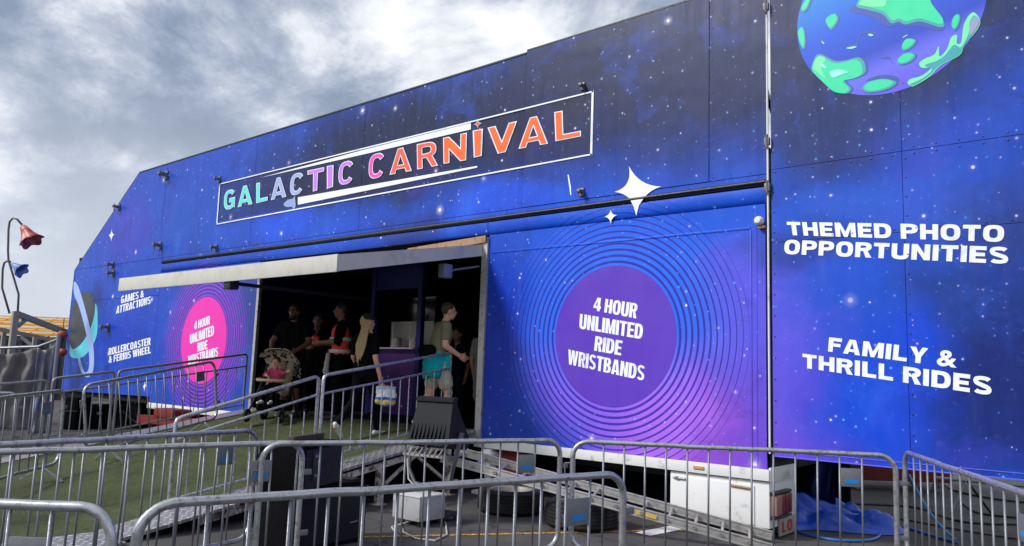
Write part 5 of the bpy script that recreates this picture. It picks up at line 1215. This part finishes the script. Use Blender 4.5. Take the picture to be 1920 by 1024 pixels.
# person behind him, staff member in orange vest
person('man in dark clothes standing behind the bearded man in the shadow', stand(585, 770, 13.9, FWH*-.9+RTH*.1), 1.78, dict(elR=(.22, .08, 1.15), wrR=(.1, .26, 1.15)), TAN, BLK, .8, BLK, 1.95, DSHOE, DARKH, 'short')
Ms = stand(630, 775, 12.5, RTH*-.85 - FWH*.2)
t, J, H, Rh, gm = person('steward in black with orange red high visibility vest facing left', Ms, 1.88, dict(elL=(-.22, .05, 1.16), wrL=(-.1, .3, 1.14), elR=(.22, .05, 1.15), wrR=(.12, .3, 1.12)), TAN, BLK, .95, BLK, 1.95, DSHOE, DARKH, 'short', build=1.06)
HV = mat('hi_vis_orange', lin(232, 66, 44), .6, var=.1); RF = mat('reflective_band', lin(196, 196, 190), .35)
caps = []
for p, r0, q, r1 in [(J['pelvis']+Vector((0, 0, .03)), .15, J['waist'], .142), (J['waist'], .142, J['chest'], .155)]:
    for dx in (-.058, .058): caps.append((p+Vector((dx, 0, 0)), r0*.9, q+Vector((dx*1.1, 0, 0)), r1*.88))
caps.append((J['shR']*.8+J['shL']*.2, .077, J['shL']*.8+J['shR']*.2, .077)); vest = gm('vest', caps, HV, wr=.004)
for z in (1.02, 1.2):
    mb = MB(); mb.lathe([(.0, -.025), (1.0, -.025), (1.0, .025), (.0, .025)], 28, Matrix.Translation((0, .005, z)) @ Matrix.Diagonal((.215, .162, 1, 1))); mb.build('reflective_band', RF, vest, local=True)
gm('cloth', [(Vector((-.16, .17, .96)), .03, Vector((-.17, .19, .7)), .045)], mat('pale_cloth', lin(180, 178, 170), .8), wr=.01)
hp = Ms @ Matrix.Scale(1.88/1.75, 4) @ Vector((0, .37, 1.2)); o = MB().ell(hp, (.07, .06, .06), 12, 8).build('red_prize', MATS['red_petal'], None, smooth=True); tag(o, 'small red prize toy held in the steward\'s hands', 'toy')

# ------------------------------------------------------------------ pushchair and toddler
Mp = stand(512, 788, 12.75, FWH*-.95 + RTH*-.12) @ Matrix.Scale(1.12, 4)
pc = thing('pushchair', 'pushchair with leopard print hood and beige seat coming down the ramp', 'pushchair', Mp)
def leopard():
    m = bpy.data.materials.new('leopard_print'); m.use_nodes = True; g = NT(m.node_tree); tc = g.n('ShaderNodeTexCoord').outputs['Object']
    w_ = g.v('ADD', tc, g.vs(g.noise(tc, 12, 3)[1], .05)); v = g.n('ShaderNodeTexVoronoi', ins={'Vector': w_, 'Scale': 13.0}); d_ = v.outputs['Distance']
    ring = g.m('MULTIPLY', g.m('GREATER_THAN', d_, .2), g.m('LESS_THAN', d_, .46))
    c = g.mix(ring, lin(206, 196, 176), (.012, .01, .008)); b = g.n('ShaderNodeBsdfPrincipled', ins={'Base Color': c, 'Roughness': .8}); g.t.links.new(b.outputs[0], g.n('ShaderNodeOutputMaterial').inputs[0]); return m
LEO = leopard(); PADB = cloth('beige_padding', (190, 176, 150), .1)
for s in (-1, 1):
    MB().tube(run([(s*.25, -.38, 1.02), (s*.25, -.3, .98), (s*.25, -.12, .62), (s*.25, .1, .35), (s*.25, .32, .13)]), .014, 8).build('side_frame', BLACKM, pc, local=True)
    MB().tube([(s*.25, -.02, .5), (s*.25, -.26, .12)], .013, 8).build('rear_leg', BLACKM, pc, local=True)
MB().tube([(-.25, -.38, 1.02), (-.12, -.42, 1.04), (.12, -.42, 1.04), (.25, -.38, 1.02)], .018, 8).build('push_handle', BLACKR, pc, local=True)
for x, y, r in ((-.25, .33, .095), (.25, .33, .095), (-.27, -.27, .12), (.27, -.27, .12)):
    w_ = MB().lathe([(r*.3, -.02), (r*.9, -.022), (r, -.012), (r, .012), (r*.9, .022), (r*.3, .02)], 20, Matrix.Translation((x, y, r)) @ Matrix.Rotation(rad(90), 4, 'Y')).build('wheel', BLACKR, pc, local=True)
    MB().lathe([(0, -.024), (r*.45, -.022), (r*.5, 0), (r*.45, .022), (0, .024)], 14, Matrix.Translation((x, y, r)) @ Matrix.Rotation(rad(90), 4, 'Y')).build('hub', GALVD, w_, local=True)
g_ = MB()
for x in (-.13, 0, .13): g_.cone((x, -.2, .84), .055, (x, -.06, .42), .06); g_.cone((x, -.04, .42), .055, (x, .16, .4), .045)
link('seat', remesh(g_, .016, 2, .004, 'seat'), PADB, pc, local=True)
g_ = MB(); g_.cone((-.12, .2, .38), .05, (-.12, .26, .2), .04); g_.cone((.12, .2, .38), .05, (.12, .26, .2), .04); g_.cone((0, .2, .38), .05, (0, .26, .2), .04); link('footrest', remesh(g_, .014, 2, .003, 'footrest'), BLK, pc, local=True)
V = []; F = []
for j in range(13):
    v = j/12; a = rad(-12 + 105*v)
    for i in range(15):
        u = -1 + 2*i/14; dr = .1*abs(u)**4
        V.append((u*.27, -.27 + .3*(1-math.cos(max(a, 0))), .74 + .33*math.sin(a) - dr*(.4+v)))
for j in range(12):
    for i in range(14): F.append((j*15+i, j*15+i+1, (j+1)*15+i+1, (j+1)*15+i))
o = MB().add(V, F).build('hood', LEO, pc, local=True, smooth=True)
sm_ = o.modifiers.new('thick', 'SOLIDIFY'); sm_.thickness = .012
MB().tube(run([(-.24, .0, .62), (-.2, .18, .6), (0, .24, .6), (.2, .18, .6), (.24, 0, .62)]), .022, 8).build('bumper_bar', PADB, pc, local=True, smooth=True)
g_ = MB(); g_.cone((-.15, -.15, .24), .08, (.15, -.15, .24), .08); g_.cone((-.15, .05, .22), .07, (.15, .05, .22), .07); link('basket', remesh(g_, .016, 2, .004, 'basket'), BLK, pc, local=True)
Mt = Mp @ Matrix.Translation((0, .04, .2))
PNKC = cloth('pink_fleece', (214, 84, 120))
person('toddler in pink top sitting in the pushchair with one arm out', Mt, .98, dict(pelvis=(0, 0, .55), waist=(0, -.04, .7), chest=(0, -.06, .86), neck=(0, -.05, 1.0), head=(0, -.02, 1.15), shR=(.15, -.05, .96), shL=(-.15, -.05, .96), elR=(.22, .12, .84), wrR=(.12, .3, .84), elL=(-.26, .12, .9), wrL=(-.42, .22, .95), hipR=(.09, .02, .53), hipL=(-.09, .02, .53), knR=(.13, .34, .5), knL=(-.13, .34, .5), anR=(.13, .42, .2), anL=(-.13, .42, .2)),
       FAIR, PNKC, 1.7, BLK, 1.9, WSHOE, BROWNH, 'short', headk=1.35, build=.95)

# ------------------------------------------------------------------ left: black equipment and red drawbar beside the trailer nose
def gbox(name, label, cat, px0, px1, py_top, py_bot, dep_, m, group=None):
    p = onZ((px0+px1)/2, py_bot, 0); w = p - CAM; wd = w.dot(FW); W = (px1-px0)*wd/FPX; Hh = (py_bot-py_top)*wd/FPX
    M = frame((p.x, p.y, 0), (RTH.x, RTH.y, 0)); t = thing(name, label, cat, M, group); return t, W, Hh
t, W, Hh = gbox('flight_case', 'tall black equipment case standing left of the pushchair ramp behind barriers', 'case', 108, 140, 746, 806, .6, BLACKP)
MB().bev((-W/2, 0, 0), (W/2, .6, Hh), .02).build('body', BLACKP, t, local=True); MB().bev((-W/2-.01, -.01, Hh*.55), (W/2+.01, .61, Hh*.6), .004).build('edge_strip', BLACKM, t, local=True)
t, W, Hh = gbox('flight_case', 'wide black equipment case next to the covered generator', 'case', 146, 190, 760, 804, .7, BLACKP)
MB().bev((-W/2, 0, 0), (W/2, .7, Hh), .02).build('body', BLACKP, t, local=True)
for x in (-.2, .2): MB().bev((x-.06, -.015, Hh*.6), (x+.06, .0, Hh*.72), .006).build('latch', GALVD, t, local=True)
t, W, Hh = gbox('generator', 'generator under a black net cover beside the trailer nose', 'generator', 196, 262, 724, 800, .8, BLACKP)
g_ = MB(); g_.bev((-W/2, 0, 0), (W/2, .8, Hh*.55), .03); MB_ = g_.build('body', BLACKM, t, local=True)
g_ = MB(); g_.cone((-W*.35, .3, Hh*.55), W*.14, (W*.1, .35, Hh*.8), W*.2); g_.cone((W*.1, .35, Hh*.8), W*.2, (W*.36, .35, Hh*.55), W*.13); g_.cone((-W*.4, .2, Hh*.42), W*.1, (W*.4, .2, Hh*.42), W*.12)
link('net_cover', remesh(g_, .03, 2, .05, 'net_cover'), cloth('net_black', (30, 30, 32), .4), t, local=True)
MB().tube([(-W*.4, -.02, Hh*.35), (0, -.06, Hh*.38), (W*.42, -.02, Hh*.1)], .03, 8).build('bumper', GALVD, t, local=True)
p = onY(262, 792, -.35); q = onY(400, 778, -.3)
db = thing('drawbar', 'red steel drawbar frame lying below the left sill of the trailer', 'drawbar', ((p.x+q.x)/2, -.35, 0))
MB().bar((p.x, -.35, .42), (q.x+1.2, -.2, .5), .14, .16).build('beam', REDP, db); MB().bar((p.x+.6, .2, .45), (q.x+1.2, .3, .5), .12, .16).build('beam', REDP, db)
for x in (p.x+.8, p.x+2.0, q.x+.6): MB().bar((x, -.3, .44), (x, .25, .46), .1, .12).build('crossbar', REDP, db)
MB().bev((p.x+.7, -.42, .5), (p.x+1.5, .1, .68), .03).build('hitch_plate', REDP, db)
for x in (p.x+.3, q.x+1.0): MB().bar((x, -.2, 0), (x, -.2, .4), .08, .08).build('stand_leg', REDP, db)

# ------------------------------------------------------------------ left background
SKW = mat('weathered_timber', lin(146, 142, 136), .8, 0, .2, var=.2, vscale=6)
# gantry of weathered posts and beams
w0 = 19.0
def P_(px, py, w=w0): return at(px, py, w)
gt = thing('timber_gantry', 'weathered grey timber gantry with diagonal brace at the left edge', 'gantry', (P_(28, 700).x, P_(28, 700).y, 0))
def gb_(name, a, b, w_, m=SKW): return MB().bar(a, b, w_, w_).build(name, m, gt)
a = P_(30, 584); gb_('post', (a.x, a.y, 0), (a.x, a.y, a.z), .13)
b = P_(126, 624, 20.5); gb_('beam', a-Vector((0, 0, .05)), b, .13)
gb_('brace', P_(33, 612), P_(50, 597, w0+.3), .08)
c = P_(-30, 612); d_ = P_(112, 640, 20.0); gb_('beam', c, d_, .1)
for px in (8, 66, 100): q = P_(px, 632 if px != 8 else 622, w0+.4); gb_('post', (q.x, q.y, 0), (q.x, q.y, q.z), .09)
gb_('brace', P_(40, 632, w0+.4), P_(60, 648, w0+.4), .07)
# flower-shaped lamps on bent poles
def flower_lamp(label, pole, hook, shade_c, d, s, col, tilt):
    base = P_(*pole[0]); t = thing('flower_lamp', label, 'lamp', base, 'flower shaped lamps'); pm = mat('lamp_pole', lin(112, 110, 108), .5, .3, var=.15)
    MB().tube([P_(*p) for p in pole] + [P_(*p) for p in hook], .026, 8).build('pole', pm, t, smooth=True)
    c0 = P_(*shade_c); ax = (RT*d[0] - UP*d[1] - FW*.15).normalized(); Mx = Matrix.Translation(c0) @ ax.to_track_quat('Z', 'Y').to_matrix().to_4x4()
    n = 40; V = []; F = []; pr = [(.05, -.02), (.1, .0), (.13, .12), (.17, .28), (.24, .42), (.34, .54)]
    for r, z in pr:
        for k in range(n):
            a = 2*math.pi*k/n; sc = 1 + (.1*math.cos(5*a) if z > .2 else .03*math.cos(5*a)); V.append(Mx @ (Vector((r*sc*math.cos(a), r*sc*math.sin(a), z + (.04*math.cos(5*a) if z > .5 else 0)))*s))
    for i in range(len(pr)-1):
        for k in range(n): F.append((i*n+k, i*n+(k+1) % n, (i+1)*n+(k+1) % n, (i+1)*n+k))
    sh = MB().add(V, F).build('shade', col, t, smooth=True); so_ = sh.modifiers.new('thick', 'SOLIDIFY'); so_.thickness = .015
    MB().ell(c0, (.08*s, .08*s, .08*s), 12, 8).build('cap', col, t, smooth=True)
def petal(name, a, b):
    m = bpy.data.materials.new(name); m.use_nodes = True; g = NT(m.node_tree); n = g.noise(g.n('ShaderNodeTexCoord').outputs['Object'], 5, 4)[0]
    bs = g.n('ShaderNodeBsdfPrincipled', ins={'Base Color': g.mix(g.step(n, .4, .62), a, b), 'Roughness': .45}); g.t.links.new(bs.outputs[0], g.n('ShaderNodeOutputMaterial').inputs[0]); return m
flower_lamp('tall bent pole lamp with red bell flower shade at the left edge', [(33, 592), (35, 552), (16, 488)], [(15, 470), (16, 430), (18, 416), (24, 409), (32, 411), (41, 421)], (44, 426), (.55, .8), .8, petal('red_petals', lin(150, 44, 48), lin(190, 110, 96)), 0)
flower_lamp('smaller bent pole lamp with blue bell flower shade below the red one', [(18, 588), (4, 540)], [(5, 505), (8, 493), (14, 489), (20, 491)], (24, 496), (.75, .45), .55, petal('blue_petals', lin(70, 100, 160), lin(120, 150, 204)), 0)
# yellow roofed stall far behind
w1_ = 30.0; YELR = mat('yellow_sheet', lin(222, 160, 40), .6, 0, .3, var=.25, vscale=.8); 
c = P_(60, 640, w1_); M = frame((c.x, c.y, 0), (RTH.x, RTH.y, 0)); st = thing('stall', 'distant stall with bright yellow slatted roof behind the timber gantry', 'stall', M)
zr_ = P_(60, 590, w1_).z; zl_ = P_(60, 628, w1_).z
for i in range(13):
    u = i/12; zz_ = zl_+(zr_-zl_)*u; MB().bev((-5+.1*(i % 3), 1.6*u, zz_-.022-.02*(i % 2)), (2.6-.2*(i % 4), 1.6*u+.1, zz_+.02), .006).build('roof_slat', (YELR, YELR, mat('pale_sheet', lin(220, 212, 196), .6))[i % 3], st, local=True)
for i in range(9): MB().bar((-4.8+i*.9, -.02, zl_-.05), (-4.6+i*.9, 1.7, zr_+.02), .05, .05).build('rafter', mat('orange_sheet', lin(196, 118, 34), .6, var=.2), st, local=True)
MB().bev((-5, .2, 0), (2.4, .25, zl_-.05), .01).build('front', mat('stall_dark', lin(52, 54, 60), .7, var=.3, vscale=3), st, local=True)
for i in range(20): MB().bev((-5+i*.37, .15, .05), (-4.9+i*.37, .2, zl_-.1), .005).build('board', mat('stall_dark', (0, 0, 0)), st, local=True)
# hanging tarpaulins on a rail
def drape(name, label, pts_top, drop_px, w_, m, seed):
    a, b = P_(pts_top[0][0], pts_top[0][1], w_), P_(pts_top[1][0], pts_top[1][1], w_+.3); V = []; F = []; nx, ny = 30, 24
    t_ = (b-a); nrm = Vector((-t_.y, t_.x, 0)).normalized()
    for j in range(ny+1):
        for i in range(nx+1):
            u, v = i/nx, j/ny; p = a + t_*u; p.z = (p.z-.35*math.sin(u*math.pi)*.4)*(1-v) + .02*v + 0
            k = .05*math.sin(u*17+seed+v*3.5) + .09*noise.noise((u*5+seed, v*4, 2)) + .05*noise.noise((u*14+v*5, v*9+seed, 6)); V.append(p + nrm*k)
    for j in range(ny):
        for i in range(nx): F.append((j*(nx+1)+i, j*(nx+1)+i+1, (j+1)*(nx+1)+i+1, (j+1)*(nx+1)+i))
    o = MB().add(V, F).build(name, m, None, smooth=True); sm_ = o.modifiers.new('thick', 'SOLIDIFY'); sm_.thickness = .008; return tag(o, label, 'tarpaulin', 'tarpaulins hung along the left edge')
TG = mat('grey_tarp', lin(112, 109, 110), .75, 0, .15, var=.35, vscale=2.2, dirt=lin(150, 96, 160), dirt_amt=.5, dscale=1.6, world=True, dlo=.56, dhi=.66)
TG2 = mat('clear_tarp', lin(140, 140, 146), .7, 0, .2, var=.35, vscale=3, dirt=lin(90, 120, 180), dirt_amt=.6, dscale=2.1, world=True, dlo=.5, dhi=.62)
drape('tarpaulin', 'long grey plastic sheet hung along the left edge below the gantry', ((-40, 655), (72, 650)), 0, 17.2, TG, 1.0)
drape('tarpaulin', 'narrow pale plastic sheet gathered beside the steel post at the trailer nose', ((70, 652), (112, 634)), 0, 16.6, TG2, 4.0)
pp = P_(110, 636, 16.6); po = thing('steel_post', 'thin steel post holding up the sheet rail beside the trailer nose', 'post', (pp.x, pp.y, 0))
MB().tube([(pp.x, pp.y, 0), pp+Vector((0, 0, .1))], .045, 10).build('upright', GALVD, po); MB().tube([pp, P_(72, 650, 16.8), P_(-40, 654, 17.0)], .03, 8).build('rail', GALVD, po); MB().bev((pp.x-.15, pp.y-.15, 0), (pp.x+.15, pp.y+.15, .02), .004).build('base_plate', GALVD, po)
# red paper lanterns
for i, (px, py, r, lb) in enumerate(((117, 628, .12, 'upper round red orange lantern hanging at the trailer nose'), (118, 660, .1, 'lower round red orange lantern hanging at the trailer nose'))):
    c = P_(px, py, 18.3); t = thing('lantern', lb, 'lantern', c, 'red lanterns'); MB().ell(c, (r, r, r*.9), 16, 10).build('shade', mat('lantern_red', lin(150, 58, 36), .6, var=.5, vscale=6), t, smooth=True)
    for s_ in (1, -1): MB().lathe([(.05, 0), (.05, .03)], 10, Matrix.Translation(c+Vector((0, 0, s_*r*.88-.015)))).build('collar', BLACKM, t)
    MB().tube([c+Vector((0, 0, r*.8)), c+Vector((0, 0, r*.8+.3))], .01, 6).build('cord', CB, t)
bpy.data.scenes.remove(SCR)
